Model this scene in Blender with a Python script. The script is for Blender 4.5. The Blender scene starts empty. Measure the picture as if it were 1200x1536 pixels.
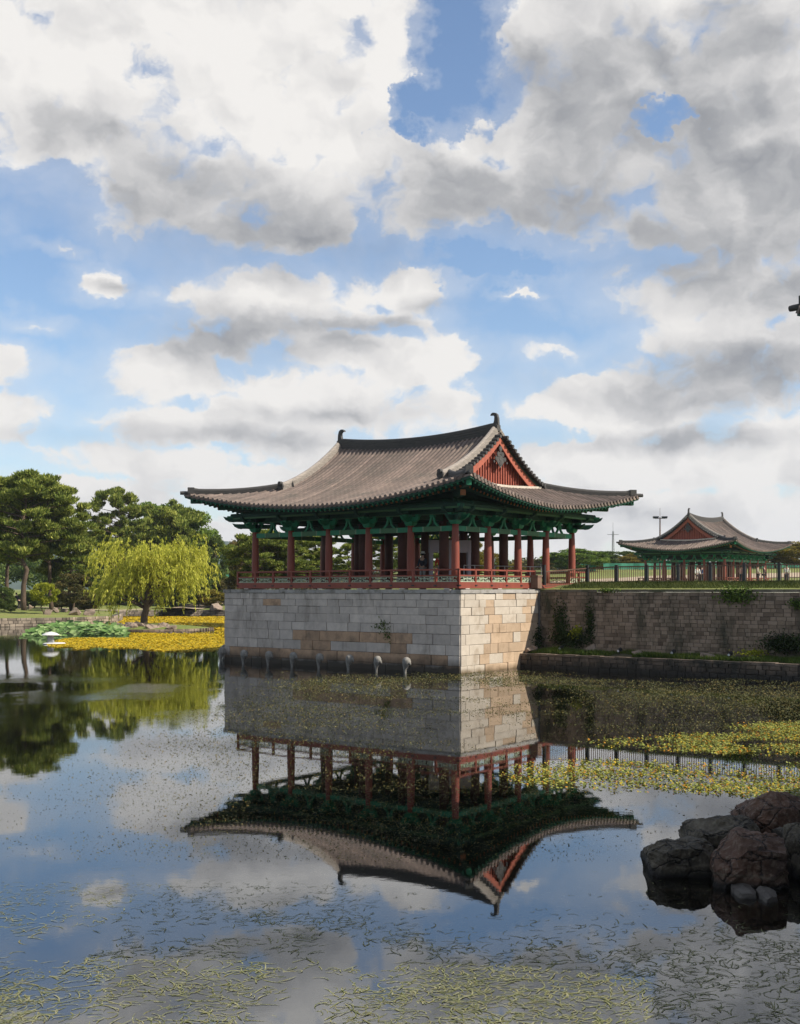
import bpy, math, random
import numpy as np
from mathutils import Vector, Matrix, noise
from mathutils.geometry import delaunay_2d_cdt
SC = bpy.context.scene
COL = SC.collection
F = 1736.0; HZ = 884.0; CX = 600.0
random.seed(7)
RNG = np.random.default_rng(11)
def PX(u, Y): return (u-CX)/F*Y
def PZ(v, Y): return 4+(HZ-v)/F*Y
def onwater(u, v, z=0.0):
    Y = (4-z)*F/(v-HZ); return (PX(u, Y), Y)

# ---------------------------------------------------------------- materials
def nt(m):
    m.use_nodes = True; t = m.node_tree; t.nodes.clear(); return t
def N(t, typ, **kw):
    n = t.nodes.new(typ)
    ins = kw.pop('ins', {})
    for k, v in kw.items(): setattr(n, k, v)
    for k, v in ins.items():
        if hasattr(v, 'is_output') or isinstance(v, bpy.types.NodeSocket): t.links.new(v, n.inputs[k])
        else: n.inputs[k].default_value = v
    return n
def ramp(t, fac, stops, interp='LINEAR'):
    r = N(t, 'ShaderNodeValToRGB', ins={0: fac}); cr = r.color_ramp; cr.interpolation = interp
    while len(cr.elements) < len(stops): cr.elements.new(.5)
    for e, (p, c) in zip(cr.elements, stops):
        e.position = p; e.color = (*c, 1) if len(c) == 3 else c
    return r.outputs[0]
def mix(t, fac, a, b, blend='MIX'):
    m = N(t, 'ShaderNodeMix', data_type='RGBA', blend_type=blend)
    for i, v in ((0, fac), (6, a), (7, b)):
        if isinstance(v, bpy.types.NodeSocket): t.links.new(v, m.inputs[i])
        else: m.inputs[i].default_value = (*v, 1) if isinstance(v, tuple) and len(v) == 3 else v
    return m.outputs[2]
def math_(t, op, a, b=0.0, c=0.0, clamp=False):
    m = N(t, 'ShaderNodeMath', operation=op, use_clamp=clamp)
    for i, v in enumerate((a, b, c)):
        if isinstance(v, bpy.types.NodeSocket): t.links.new(v, m.inputs[i])
        else: m.inputs[i].default_value = v
    return m.outputs[0]
def coords(t, scale=(1, 1, 1), loc=(0, 0, 0), world=False):
    if world: src = N(t, 'ShaderNodeNewGeometry').outputs['Position']
    else: src = N(t, 'ShaderNodeTexCoord').outputs['Object']
    return N(t, 'ShaderNodeMapping', ins={0: src, 'Scale': scale, 'Location': loc}).outputs[0]
def noise_(t, vec, scale, detail=4, rough=.55, out=0):
    return N(t, 'ShaderNodeTexNoise', ins={'Vector': vec, 'Scale': scale, 'Detail': detail, 'Roughness': rough}).outputs[out]
MATS = {}
def M(name, c1, c2=None, rough=.7, nscale=3.0, stretch=(1, 1, 1), rnd=0.0, bump=0.0, bscale=20.0, transl=0.0,
      dirt=None, dirt_scale=1.0, dirt_range=(.5, .7), dirt_stretch=(1, 1, 1), metal=0.0, spec=.5, rndcol=None, wet=None, world=False):
    if name in MATS: return MATS[name]
    m = bpy.data.materials.new(name); t = nt(m); MATS[name] = m
    vec = coords(t, stretch, world=world)
    c2 = c2 or tuple(x*.7 for x in c1)
    n = noise_(t, vec, nscale, 6, .6)
    col = ramp(t, n, [(.3, c1), (.7, c2)])
    isl = N(t, 'ShaderNodeNewGeometry').outputs['Random Per Island']
    if rndcol: col = mix(t, ramp(t, isl, [(0, (0, 0, 0)), (1, (1, 1, 1))]), col, rndcol, 'MIX')
    if rnd:
        hv = N(t, 'ShaderNodeHueSaturation', ins={'Color': col, 'Value': math_(t, 'MULTIPLY_ADD', isl, rnd*2, 1-rnd)})
        col = hv.outputs[0]
    if dirt:
        dv = coords(t, dirt_stretch, (3.1, 1.7, .3), world=world)
        dn = noise_(t, dv, dirt_scale, 6, .65)
        df = ramp(t, dn, [(dirt_range[0], (0, 0, 0)), (dirt_range[1], (1, 1, 1))])
        col = mix(t, df, col, dirt)
    if wet:   # algae / wet band near the water line: (height, colour)
        pz = N(t, 'ShaderNodeSeparateXYZ', ins={0: N(t, 'ShaderNodeNewGeometry').outputs['Position']}).outputs[2]
        wn = noise_(t, coords(t, (1.3, 1.3, .6), world=True), 1.2, 5)
        wz = math_(t, 'MULTIPLY_ADD', wn, .5, pz)
        wf = ramp(t, math_(t, 'DIVIDE', wz, wet[0]*2), [(.30, (1, 1, 1)), (.62, (0, 0, 0))])
        col = mix(t, wf, col, wet[1])
    b = N(t, 'ShaderNodeBsdfPrincipled', ins={'Base Color': col, 'Roughness': rough, 'Metallic': metal, 'Specular IOR Level': spec})
    if bump:
        bn = noise_(t, coords(t, stretch, world=world), bscale, 8, .65)
        t.links.new(N(t, 'ShaderNodeBump', ins={'Height': bn, 'Strength': bump, 'Distance': .05}).outputs[0], b.inputs['Normal'])
    out = b.outputs[0]
    if transl:
        tr = N(t, 'ShaderNodeBsdfTranslucent', ins={'Color': mix(t, .5, col, (c1[0]*1.6, c1[1]*1.5, c1[2]*.7))})
        out = N(t, 'ShaderNodeMixShader', ins={0: transl, 1: out, 2: tr.outputs[0]}).outputs[0]
    N(t, 'ShaderNodeOutputMaterial', ins={0: out})
    return m

# ---------------------------------------------------------------- mesh builder
class MB:
    def __init__(s): s.v = []; s.f = []; s.mi = []
    def add(s, vs, fs, mi=0):
        o = len(s.v); s.v += [tuple(p) for p in vs]; s.f += [tuple(i+o for i in f) for f in fs]; s.mi += [mi]*len(fs)
    def box(s, c, d, mi=0, rz=0, taper=1.0):
        x, y, z = (k/2 for k in d); cr, sr = math.cos(rz), math.sin(rz); P = []
        for dz, k in ((-z, 1), (z, taper)):
            for dx, dy in ((-x, -y), (x, -y), (x, y), (-x, y)):
                dx *= k; dy *= k
                P.append((c[0]+dx*cr-dy*sr, c[1]+dx*sr+dy*cr, c[2]+dz))
        s.add(P, [(0, 3, 2, 1), (4, 5, 6, 7), (0, 1, 5, 4), (1, 2, 6, 5), (2, 3, 7, 6), (3, 0, 4, 7)], mi)
    def beam(s, a, b, w, h, mi=0, up=(0, 0, 1)):
        a, b = Vector(a), Vector(b); d = (b-a).normalized(); sd = d.cross(Vector(up)).normalized()*w/2; u = sd.cross(d).normalized()*h/2
        P = [a-sd-u, a+sd-u, a+sd+u, a-sd+u, b-sd-u, b+sd-u, b+sd+u, b-sd+u]
        s.add(P, [(0, 1, 2, 3), (7, 6, 5, 4), (0, 4, 5, 1), (1, 5, 6, 2), (2, 6, 7, 3), (3, 7, 4, 0)], mi)
    def tube(s, pts, rad, n=8, mi=0, cap=True):
        pts = [Vector(p) for p in pts]; rings = []
        if not hasattr(rad, '__len__'): rad = [rad]*len(pts)
        prev = None
        for i, p in enumerate(pts):
            d = (pts[min(i+1, len(pts)-1)]-pts[max(i-1, 0)]).normalized()
            ref = Vector((0, 0, 1)) if abs(d.z) < .9 else Vector((1, 0, 0))
            if prev is None: a = d.cross(ref).normalized()
            else:
                a = prev - d*prev.dot(d); a.normalize()
            prev = a; b = d.cross(a)
            rings.append([p+(a*math.cos(k*2*math.pi/n)+b*math.sin(k*2*math.pi/n))*rad[i] for k in range(n)])
        V = [q for r in rings for q in r]; Fs = []
        for i in range(len(pts)-1):
            for k in range(n): Fs.append((i*n+k, i*n+(k+1) % n, (i+1)*n+(k+1) % n, (i+1)*n+k))
        if cap: Fs.append(tuple(range(n))[::-1]); Fs.append(tuple((len(pts)-1)*n+k for k in range(n)))
        s.add(V, Fs, mi)
    def prism(s, poly, o, ax, ay, an, th, mi=0):
        o, ax, ay, an = Vector(o), Vector(ax), Vector(ay), Vector(an); n = len(poly)
        V = [o+ax*p[0]+ay*p[1]-an*th/2 for p in poly]+[o+ax*p[0]+ay*p[1]+an*th/2 for p in poly]
        s.add(V, [tuple(range(n))[::-1], tuple(range(n, 2*n))]+[(i, (i+1) % n, n+(i+1) % n, n+i) for i in range(n)], mi)
    def sweep(s, pts, prof, mi=0, up=(0, 0, 1)):
        pts = [Vector(p) for p in pts]; n = len(prof); V = []
        for i, p in enumerate(pts):
            d = (pts[min(i+1, len(pts)-1)]-pts[max(i-1, 0)]).normalized(); sd = d.cross(Vector(up)).normalized(); u = sd.cross(d)
            V += [p+sd*a+u*b for a, b in prof]
        Fs = [(i*n+k, i*n+(k+1) % n, (i+1)*n+(k+1) % n, (i+1)*n+k) for i in range(len(pts)-1) for k in range(n)]
        Fs += [tuple(range(n))[::-1], tuple((len(pts)-1)*n+k for k in range(n))]
        s.add(V, Fs, mi)
    def lathe(s, prof, c=(0, 0, 0), n=16, mi=0):
        V = []
        for r, z in prof:
            V += [(c[0]+r*math.cos(k*2*math.pi/n), c[1]+r*math.sin(k*2*math.pi/n), c[2]+z) for k in range(n)]
        Fs = [(i*n+k, i*n+(k+1) % n, (i+1)*n+(k+1) % n, (i+1)*n+k) for i in range(len(prof)-1) for k in range(n)]
        Fs += [tuple(range(n))[::-1], tuple((len(prof)-1)*n+k for k in range(n))]
        s.add(V, Fs, mi)
    def grid(s, rows, mi=0, flip=False):
        n = len(rows[0]); V = [p for r in rows for p in r]
        Fs = [(i*n+k, i*n+k+1, (i+1)*n+k+1, (i+1)*n+k) for i in range(len(rows)-1) for k in range(n-1)]
        if flip: Fs = [f[::-1] for f in Fs]
        s.add(V, Fs, mi)
    def mesh(s, name, mats, smooth=False):
        me = bpy.data.meshes.new(name); me.from_pydata(s.v, [], s.f)
        for m in (mats if isinstance(mats, (list, tuple)) else [mats]): me.materials.append(m)
        if len(me.materials) > 1: me.polygons.foreach_set('material_index', s.mi)
        if smooth: me.polygons.foreach_set('use_smooth', [True]*len(me.polygons))
        me.update(); return me
    def build(s, name, mats, parent=None, smooth=False): return link(name, s.mesh(name, mats, smooth), parent)
def link(name, me, parent=None):
    o = bpy.data.objects.new(name, me); COL.objects.link(o)
    if parent is not None: o.parent = parent
    return o
def npmesh(name, V, k, mats, mi=None):
    """faces of k consecutive vertices each"""
    V = np.asarray(V, np.float32).reshape(-1, 3); n = len(V)//k
    me = bpy.data.meshes.new(name); me.vertices.add(len(V)); me.vertices.foreach_set('co', V.ravel())
    me.loops.add(n*k); me.loops.foreach_set('vertex_index', np.arange(n*k, dtype=np.int32))
    me.polygons.add(n); me.polygons.foreach_set('loop_start', np.arange(0, n*k, k, dtype=np.int32))
    for m in (mats if isinstance(mats, (list, tuple)) else [mats]): me.materials.append(m)
    if mi is not None: me.polygons.foreach_set('material_index', np.asarray(mi, np.int32))
    me.update(calc_edges=True); return me
def tag(o, label=None, cat=None, group=None, kind=None):
    for k, v in (('label', label), ('category', cat), ('group', group), ('kind', kind)):
        if v: o[k] = v
    return o
def empty(name, loc=(0, 0, 0), rz=0, label=None, cat=None, group=None, scale=1):
    o = bpy.data.objects.new(name, None); COL.objects.link(o); o.location = loc; o.rotation_euler = (0, 0, rz); o.scale = (scale,)*3
    o.empty_display_size = .2
    return tag(o, label, cat, group)
def copy_tree(o, parent=None):
    c = o.copy(); COL.objects.link(c)
    if parent is not None: c.parent = parent
    for ch in o.children: copy_tree(ch, c)
    return c
def smoothstep(a, b, x):
    t = min(1, max(0, (x-a)/(b-a))); return t*t*(3-2*t)

# ---------------------------------------------------------------- camera, sun, sky
cam = bpy.data.cameras.new('camera'); camo = bpy.data.objects.new('camera', cam); COL.objects.link(camo); SC.camera = camo
camo.location = (0, 0, 4); camo.rotation_euler = (math.pi/2, 0, 0)
cam.sensor_fit = 'VERTICAL'; cam.sensor_height = 36; cam.lens = 36*F/1536; cam.shift_y = (HZ-768)/1536
cam.clip_start = .2; cam.clip_end = 12000
EL = math.radians(40.5); AZ = math.radians(105.8)
SUN = Vector((math.sin(AZ)*math.cos(EL), math.cos(AZ)*math.cos(EL), math.sin(EL)))
sl = bpy.data.lights.new('sun', 'SUN'); so = bpy.data.objects.new('sun', sl); COL.objects.link(so)
sl.energy = 4.9; sl.angle = math.radians(.5); sl.color = (1, .91, .78)
so.rotation_euler = SUN.to_track_quat('Z', 'Y').to_euler(); so.location = (30, -10, 40)
SC.view_settings.view_transform = 'Standard'; SC.view_settings.look = 'None'; SC.view_settings.exposure = .35; SC.view_settings.gamma = 1
SC.cycles.max_bounces = 8; SC.cycles.transparent_max_bounces = 12; SC.cycles.use_denoising = True
SC.cycles.caustics_reflective = False; SC.cycles.caustics_refractive = False; SC.cycles.sample_clamp_indirect = 6

w = bpy.data.worlds.new('World'); SC.world = w; w.use_nodes = True; t = w.node_tree; t.nodes.clear()
sky = N(t, 'ShaderNodeTexSky', sky_type='NISHITA', sun_disc=False, sun_elevation=EL, sun_rotation=AZ, altitude=0, air_density=1.0, dust_density=.35, ozone_density=3.0)
dirv = N(t, 'ShaderNodeTexCoord').outputs['Generated']
sx = N(t, 'ShaderNodeSeparateXYZ', ins={0: dirv})
az = math_(t, 'ARCTAN2', sx.outputs[0], sx.outputs[1]); el = math_(t, 'ARCSINE', sx.outputs[2])
P0 = N(t, 'ShaderNodeCombineXYZ', ins={0: az, 1: el, 2: 0.0}).outputs[0]
def vm(op, a, b=None, c=None):
    n = N(t, 'ShaderNodeVectorMath', operation=op)
    for i, v in enumerate((a, b, c)):
        if v is None: continue
        if isinstance(v, bpy.types.NodeSocket): t.links.new(v, n.inputs[i])
        else: n.inputs[i].default_value = v
    return n.outputs['Value'] if op in ('LENGTH', 'DOT_PRODUCT') else n.outputs[0]
def blobs(p, L, base=-.6):
    acc = None
    for (cx, cy, rx, ry, s) in L:
        a0 = math.atan((cx-CX)/F); e0 = math.atan((HZ-cy)/F*math.cos(a0)); kx, ky = F/rx, F/ry
        q = vm('MULTIPLY_ADD', p, (kx, ky, 0), (-a0*kx, -e0*ky, 0))
        d = math_(t, 'MULTIPLY_ADD', vm('LENGTH', q), -1.0, 1.0+s)
        acc = d if acc is None else math_(t, 'SMOOTH_MAX', acc, d, .12)
    return math_(t, 'MAXIMUM', acc, base)
# E
CLOUD = [(290,60,420,200,.3),(90,150,230,120,.15),(500,230,240,120,.2),(260,270,190,100,.2),(430,320,200,70,.2),(650,280,170,90,.15),(40,60,190,120,.15),(560,60,90,90,.1),
 (900,170,210,180,.25),(830,290,200,90,.1),(1120,90,220,170,.3),(1110,280,185,125,.35),(870,30,120,90,.15),(730,200,90,60,.1),(1010,60,150,100,.2),
 (150,410,52,30,.05),(410,450,190,80,.15),(285,425,60,32,.0),(620,430,85,52,.1),(330,500,150,55,.1),(560,480,160,45,.0),
 (580,550,165,75,.2),(470,600,220,75,.2),(250,560,125,70,.15),(300,640,190,50,.1),(650,610,110,60,.1),(500,530,120,60,.1),
 (15,615,95,55,.15),(10,535,80,45,.0),(50,480,80,22,-.22),(190,345,120,45,-.2),(90,370,70,18,-.3),
 (220,700,170,38,.1),(450,680,130,55,.1),(100,745,240,38,.05),(380,730,200,40,.0),
 (1040,430,150,75,.15),(1120,530,200,90,.25),(1000,600,260,75,.2),(860,610,150,55,.1),(1120,680,220,75,.2),(900,700,230,60,.15),(1180,420,100,80,.15),
 (850,520,110,34,-.15),(980,345,80,60,.0),(780,432,120,13,-.42),(300,810,600,50,.0),(950,780,460,60,.15),(960,240,60,80,-.05)]
HOLE = [(690,60,50,85,-.02),(640,150,55,30,-.15),(1005,168,40,20,-.05),(610,190,30,14,-.2),(740,395,130,20,-.3)]
DARK = [(430,350,250,60,.35),(270,290,140,60,.1),(680,310,170,60,.3),(880,190,190,170,.2),(1120,300,190,110,.55),(1080,160,180,120,.3),(840,310,190,60,.3),(1000,120,110,100,.1),(800,120,110,100,-.1),
 (370,505,190,42,.3),(560,485,130,25,0),(1090,565,190,50,.35),(1190,440,80,70,.3),(1000,560,110,45,.15),(340,660,190,24,.05),(960,770,320,40,-.4),(480,620,180,26,-.3),(100,660,120,20,-.1),(130,210,140,60,-.15),(1000,660,240,24,0),(170,420,60,12,-.1),(640,455,80,18,-.1)]
wn = noise_(t, vm('MULTIPLY', P0, (1, 1.35, 1)), 9.0, 3, .5, out=1)
wn2 = noise_(t, vm('MULTIPLY', P0, (1, 1.25, 1)), 40.0, 6, .62, out=1)
P1 = vm('MULTIPLY_ADD', vm('SUBTRACT', wn, (.5, .5, .5)), (.06, .045, 0), P0)
P1 = vm('MULTIPLY_ADD', vm('SUBTRACT', wn2, (.5, .5, .5)), (.030, .024, 0), P1)
cov = math_(t, 'MINIMUM', blobs(P1, CLOUD, -.9), .75)
hol = math_(t, 'SMOOTH_MAX', math_(t, 'ADD', blobs(vm('MULTIPLY_ADD', vm('SUBTRACT', wn2, (.5, .5, .5)), (.05, .04, 0), P1), HOLE, -2.0), .45), 0.0, .35)
cov = math_(t, 'SUBTRACT', cov, math_(t, 'MULTIPLY_ADD', hol, 1.1, .12))
low = N(t, 'ShaderNodeMapRange', interpolation_type='SMOOTHSTEP', ins={0: el, 1: .19, 2: .0, 3: 0.0, 4: .30}).outputs[0]
cov = math_(t, 'ADD', cov, low)
gen = math_(t, 'MULTIPLY_ADD', noise_(t, dirv, 3.0, 3, .5), 3.2, -1.35)
aw = math_(t, 'MAXIMUM', math_(t, 'MULTIPLY_ADD', math_(t, 'ABSOLUTE', az), 8.0, -3.2), math_(t, 'MULTIPLY_ADD', el, 8.0, -3.9))
aw = math_(t, 'MINIMUM', math_(t, 'MAXIMUM', aw, 0.0), 1.0)
cov = math_(t, 'ADD', math_(t, 'MULTIPLY', cov, math_(t, 'SUBTRACT', 1.0, aw)), math_(t, 'MULTIPLY', gen, aw))
def fb(p, sc, det=8, ro=.6): return noise_(t, vm('MULTIPLY', p, (1, 1.3, 1)), sc, det, ro)
nA = fb(P1, 20.0, 9, .58)
vor = N(t, 'ShaderNodeTexVoronoi', feature='SMOOTH_F1', ins={'Vector': vm('MULTIPLY', P1, (1, 1.2, 1)), 'Scale': 26.0, 'Smoothness': .5}).outputs[0]
vor2 = N(t, 'ShaderNodeTexVoronoi', feature='SMOOTH_F1', ins={'Vector': vm('MULTIPLY', P1, (1, 1.2, 1)), 'Scale': 70.0, 'Smoothness': .5}).outputs[0]
dens = math_(t, 'ADD', cov, math_(t, 'MULTIPLY_ADD', nA, 1.35, -.82))
dens = math_(t, 'SUBTRACT', dens, math_(t, 'MULTIPLY_ADD', vor, .40, -.16))
dens = math_(t, 'SUBTRACT', dens, math_(t, 'MULTIPLY_ADD', vor2, .16, -.06))
soft = math_(t, 'MULTIPLY_ADD', fb(P0, 8.0, 2), .9, -.12)
alpha = N(t, 'ShaderNodeMapRange', interpolation_type='SMOOTHSTEP', ins={0: dens, 1: -.03, 2: soft}).outputs[0]
veil = N(t, 'ShaderNodeMapRange', ins={0: dens, 1: -.6, 2: .1, 3: 0.0, 4: .30}).outputs[0]
alpha = math_(t, 'MAXIMUM', alpha, veil)
SH = (.011, .016, 0)
sA = fb(P1, 12.0, 4.5, .52); sB = fb(vm('ADD', P1, SH), 12.0, 4.5, .52)
lit = math_(t, 'MULTIPLY', math_(t, 'SUBTRACT', sA, sB), 1.35)
edge = N(t, 'ShaderNodeMapRange', interpolation_type='SMOOTHSTEP', ins={0: dens, 1: .05, 2: .6, 3: .13, 4: 0.0}).outputs[0]
lit = math_(t, 'ADD', lit, edge)
lit = math_(t, 'ADD', lit, math_(t, 'MULTIPLY_ADD', vor, -.24, .10))
lit = math_(t, 'ADD', lit, math_(t, 'MULTIPLY_ADD', vor2, -.05, .02))
Pd = vm('MULTIPLY_ADD', vm('SUBTRACT', P1, P0), (.6, .6, 0), P0)
dk = math_(t, 'MULTIPLY_ADD', math_(t, 'SUBTRACT', fb(Pd, 8.0, 3, .45), .5), .65, blobs(Pd, DARK, -.9))
dkf = N(t, 'ShaderNodeMapRange', interpolation_type='SMOOTHSTEP', ins={0: dk, 1: -.45, 2: 1.0}).outputs[0]
tone = math_(t, 'ADD', math_(t, 'MULTIPLY_ADD', dkf, -.64, .95), lit)
tone = math_(t, 'SUBTRACT', tone, math_(t, 'MULTIPLY', low, -.25))
tone = math_(t, 'SUBTRACT', tone, math_(t, 'MULTIPLY', aw, .35), clamp=True)  # clouds out of view are darkened to lower the ambient light
ccol = ramp(t, tone, [(0, (.24, .25, .27)), (.3, (.375, .378, .39)), (.65, (.60, .59, .585)), (1, (.77, .75, .725))])
cbg = N(t, 'ShaderNodeBackground', ins={0: ccol, 1: .93}); sbg = N(t, 'ShaderNodeBackground', ins={0: sky.outputs[0], 1: .125})
mx = N(t, 'ShaderNodeMixShader', ins={0: alpha, 1: sbg.outputs[0], 2: cbg.outputs[0]})
N(t, 'ShaderNodeOutputWorld', ins={0: mx.outputs[0]})
w.cycles.sampling_method = 'MANUAL'; w.cycles.sample_map_resolution = 512
# ---------------------------------------------------------------- site frame (pavilion axes)
PHI = .66; O = Vector((2.696, 56.3, 0)); ROT = math.pi/2-PHI
DA = Vector((-math.cos(PHI), math.sin(PHI), 0)); DB = Vector((math.sin(PHI), math.cos(PHI), 0))
def W3(a, b, z=0): v = O+DA*a+DB*b; return Vector((v.x, v.y, z))
LA, LB = 13.632, 11.422
MG = .95                                # platform margin beyond the columns
# ---------------------------------------------------------------- ground
WALLB = 6.2                             # retaining wall line, in b
POND = [(-95,112),(-60,117),(-44,122),(-36,126),(-33,134),(-36,150),(-43,172),(-30,176),(-17,175),(-8,150),(-2.5,100)]
c1 = W3(LA+1.45, LB+.95); POND += [(c1.x, c1.y)]
for a, b in ((LA+1.45, -MG), (-MG, -MG), (-MG, WALLB), (-16, WALLB), (-30, WALLB)):
    p = W3(a, b); POND.append((p.x, p.y))
POND += [(24, 34), (14.5, 26), (10.2, 22), (7.6, 19.2), (6.6, 16), (5.6, 12.5), (4.6, 8), (3, 2.5), (-8, 1.5), (-40, 2), (-60, 30), (-90, 80)]
def inpoly(x, y, P):
    c = False; j = len(P)-1
    for i in range(len(P)):
        xi, yi = P[i]; xj, yj = P[j]
        if (yi > y) != (yj > y) and x < (xj-xi)*(y-yi)/(yj-yi)+xi: c = not c
        j = i
    return c
def segd(x, y, P, lo=0, hi=None):
    best = 1e9; n = len(P)
    for i in range(lo, n if hi is None else hi):
        x1, y1 = P[i]; x2, y2 = P[(i+1) % n]; dx, dy = x2-x1, y2-y1
        t_ = max(0, min(1, ((x-x1)*dx+(y-y1)*dy)/(dx*dx+dy*dy))); best = min(best, math.hypot(x-x1-t_*dx, y-y1-t_*dy))
    return best
def gh(x, y):
    s = smoothstep(-16, -3, x-(y-90)*.02) if y > 60 else smoothstep(0, 8, x)
    dl = segd(x, y, POND, 0, 10) if y > 80 else 60
    left = .85+min(2.6, dl*.055)
    d = Vector((x, y, 0))-O; b = d.dot(DB); a = d.dot(DA)
    right = 4.0+.32*smoothstep(WALLB+.4, WALLB+2.6, b if a < -1 else 0)+.8*smoothstep(14, 90, b)+2.9*smoothstep(98, 150, b)
    if y < 32: right = 2.4
    h = left*(1-s)+right*s
    if y < 24: h = 2.4
    return h+.08*noise.noise(Vector((x*.2, y*.2, 0)))*min(1, dl*.2)*(1 if s < .5 else .3)
def landmesh():
    pts = [Vector(p) for p in POND]; n = len(pts); edges = [(i, (i+1) % n) for i in range(n)]
    rr = random.Random(3)
    for x in range(-120, 121, 6):
        for y in range(-20, 260, 6):
            q = (x+rr.uniform(-1.5, 1.5), y+rr.uniform(-1.5, 1.5))
            if segd(*q, POND) > 1.2 and not inpoly(*q, POND): pts.append(Vector(q))
    for d in (1.2, 2.8):       # rows behind the retaining wall
        for a in np.arange(-1.5, -30, -1.5):
            p = W3(a, WALLB+d); pts.append(Vector((p.x, p.y)))
    R_ = [350, 600, 1000, 2000, 3700]
    for r in R_:
        for k in range(28): an = k*2*math.pi/28+r; pts.append(Vector((r*math.sin(an), r*math.cos(an))))
    vs, es, fs, *_ = delaunay_2d_cdt(pts, edges, [], 0, 1e-4)
    F_ = []
    for f in fs:
        cx_ = sum(vs[i].x for i in f)/len(f); cy_ = sum(vs[i].y for i in f)/len(f)
        if not inpoly(cx_, cy_, POND): F_.append(tuple(f))
    V = []
    for q in vs:
        V.append((q.x, q.y, gh(q.x, q.y)))
    me = bpy.data.meshes.new('ground'); me.from_pydata(V, [], F_); me.update(); return me
grass = bpy.data.materials.new('lawn'); t = nt(grass)
g1 = noise_(t, coords(t), .12, 5); g2 = noise_(t, coords(t), 5.0, 6, .7)
gc = ramp(t, g1, [(.3, (.12, .17, .032)), (.5, (.19, .22, .045)), (.7, (.28, .26, .08))])
gc = mix(t, .45, gc, ramp(t, g2, [(.3, (.08, .11, .02)), (.7, (.25, .28, .07))]))
b_ = N(t, 'ShaderNodeBsdfPrincipled', ins={'Base Color': gc, 'Roughness': .9})
t.links.new(N(t, 'ShaderNodeBump', ins={'Height': g2, 'Strength': .8, 'Distance': .12}).outputs[0], b_.inputs['Normal'])
N(t, 'ShaderNodeOutputMaterial', ins={0: b_.outputs[0]})
gme = landmesh(); gme.materials.append(grass); tag(link('ground', gme), kind='structure')

# pond bed and water
mud = M('mud', (.024, .022, .013), (.015, .014, .009), rough=.95, nscale=.5, spec=.1)
m = MB(); m.add([(-130, -10, -.75), (70, -10, -.75), (70, 200, -.75), (-130, 200, -.75)], [(0, 1, 2, 3)]); tag(m.build('pond_bed', mud), kind='structure')
wm = bpy.data.materials.new('water'); t = nt(wm)
wv = coords(t, world=True)
rip = noise_(t, N(t, 'ShaderNodeMapping', ins={0: wv, 'Scale': (1, 1.6, 1)}).outputs[0], 2.2, 5, .6)
rip2 = noise_(t, wv, .45, 3, .5)
pm = noise_(t, N(t, 'ShaderNodeMapping', ins={0: wv, 'Scale': (1, .45, 1), 'Location': (4, 2, 0)}).outputs[0], .06, 3, .5)
amp = ramp(t, pm, [(.45, (.12, .12, .12)), (.62, (1, 1, 1))])
sep = N(t, 'ShaderNodeSeparateXYZ', ins={0: wv})
lw = N(t, 'ShaderNodeMapRange', ins={0: sep.outputs[0], 1: -4.0, 2: -14.0}).outputs[0]        # open water to the left is breezier
hgt = math_(t, 'MULTIPLY', rip, math_(t, 'MULTIPLY_ADD', math_(t, 'MULTIPLY', amp, lw), 3.0, .35))
wx = N(t, 'ShaderNodeMapRange', ins={0: math_(t, 'ADD', sep.outputs[0], math_(t, 'MULTIPLY', rip2, 4.0)), 1: -3.0, 2: -9.0}).outputs[0]
wy = math_(t, 'MULTIPLY', N(t, 'ShaderNodeMapRange', ins={0: sep.outputs[1], 1: 31.0, 2: 38.0}).outputs[0], N(t, 'ShaderNodeMapRange', ins={0: sep.outputs[1], 1: 56.0, 2: 50.0}).outputs[0])
pm2 = noise_(t, N(t, 'ShaderNodeMapping', ins={0: wv, 'Scale': (.5, .35, 1), 'Location': (1, 7, 0)}).outputs[0], .35, 4, .55)
gust = math_(t, 'MULTIPLY', math_(t, 'MULTIPLY', wx, wy), ramp(t, pm2, [(.46, (0, 0, 0)), (.60, (1, 1, 1))]))
hgt = math_(t, 'ADD', hgt, math_(t, 'MULTIPLY', math_(t, 'MULTIPLY', noise_(t, N(t, 'ShaderNodeMapping', ins={0: wv, 'Scale': (1, 1.4, 1)}).outputs[0], 5.0, 4, .6), gust), 11.0))
hgt = math_(t, 'ADD', hgt, math_(t, 'MULTIPLY', rip2, 2.0))
bp = N(t, 'ShaderNodeBump', ins={'Height': hgt, 'Strength': 1.0, 'Distance': .00075}).outputs[0]
fr = N(t, 'ShaderNodeFresnel', ins={'IOR': 3.3, 'Normal': bp}).outputs[0]
gl = N(t, 'ShaderNodeBsdfGlossy', ins={'Color': (.97, .985, 1, 1), 'Roughness': .012, 'Normal': bp})
tr = N(t, 'ShaderNodeBsdfTransparent', ins={'Color': (.86, .87, .78, 1)})
dfw = N(t, 'ShaderNodeBsdfDiffuse', ins={'Color': (.05, .045, .025, 1)})
under = N(t, 'ShaderNodeMixShader', ins={0: .05, 1: tr.outputs[0], 2: dfw.outputs[0]})
N(t, 'ShaderNodeOutputMaterial', ins={0: N(t, 'ShaderNodeMixShader', ins={0: fr, 1: under.outputs[0], 2: gl.outputs[0]}).outputs[0]})
m = MB(); m.add([(x, y, 0) for x, y in POND], [tuple(range(len(POND)))[::1 if sum(POND[i-1][0]*POND[i][1]-POND[i][0]*POND[i-1][1] for i in range(len(POND))) > 0 else -1]]); wo = m.build('water', wm); tag(wo, kind='structure')

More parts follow.
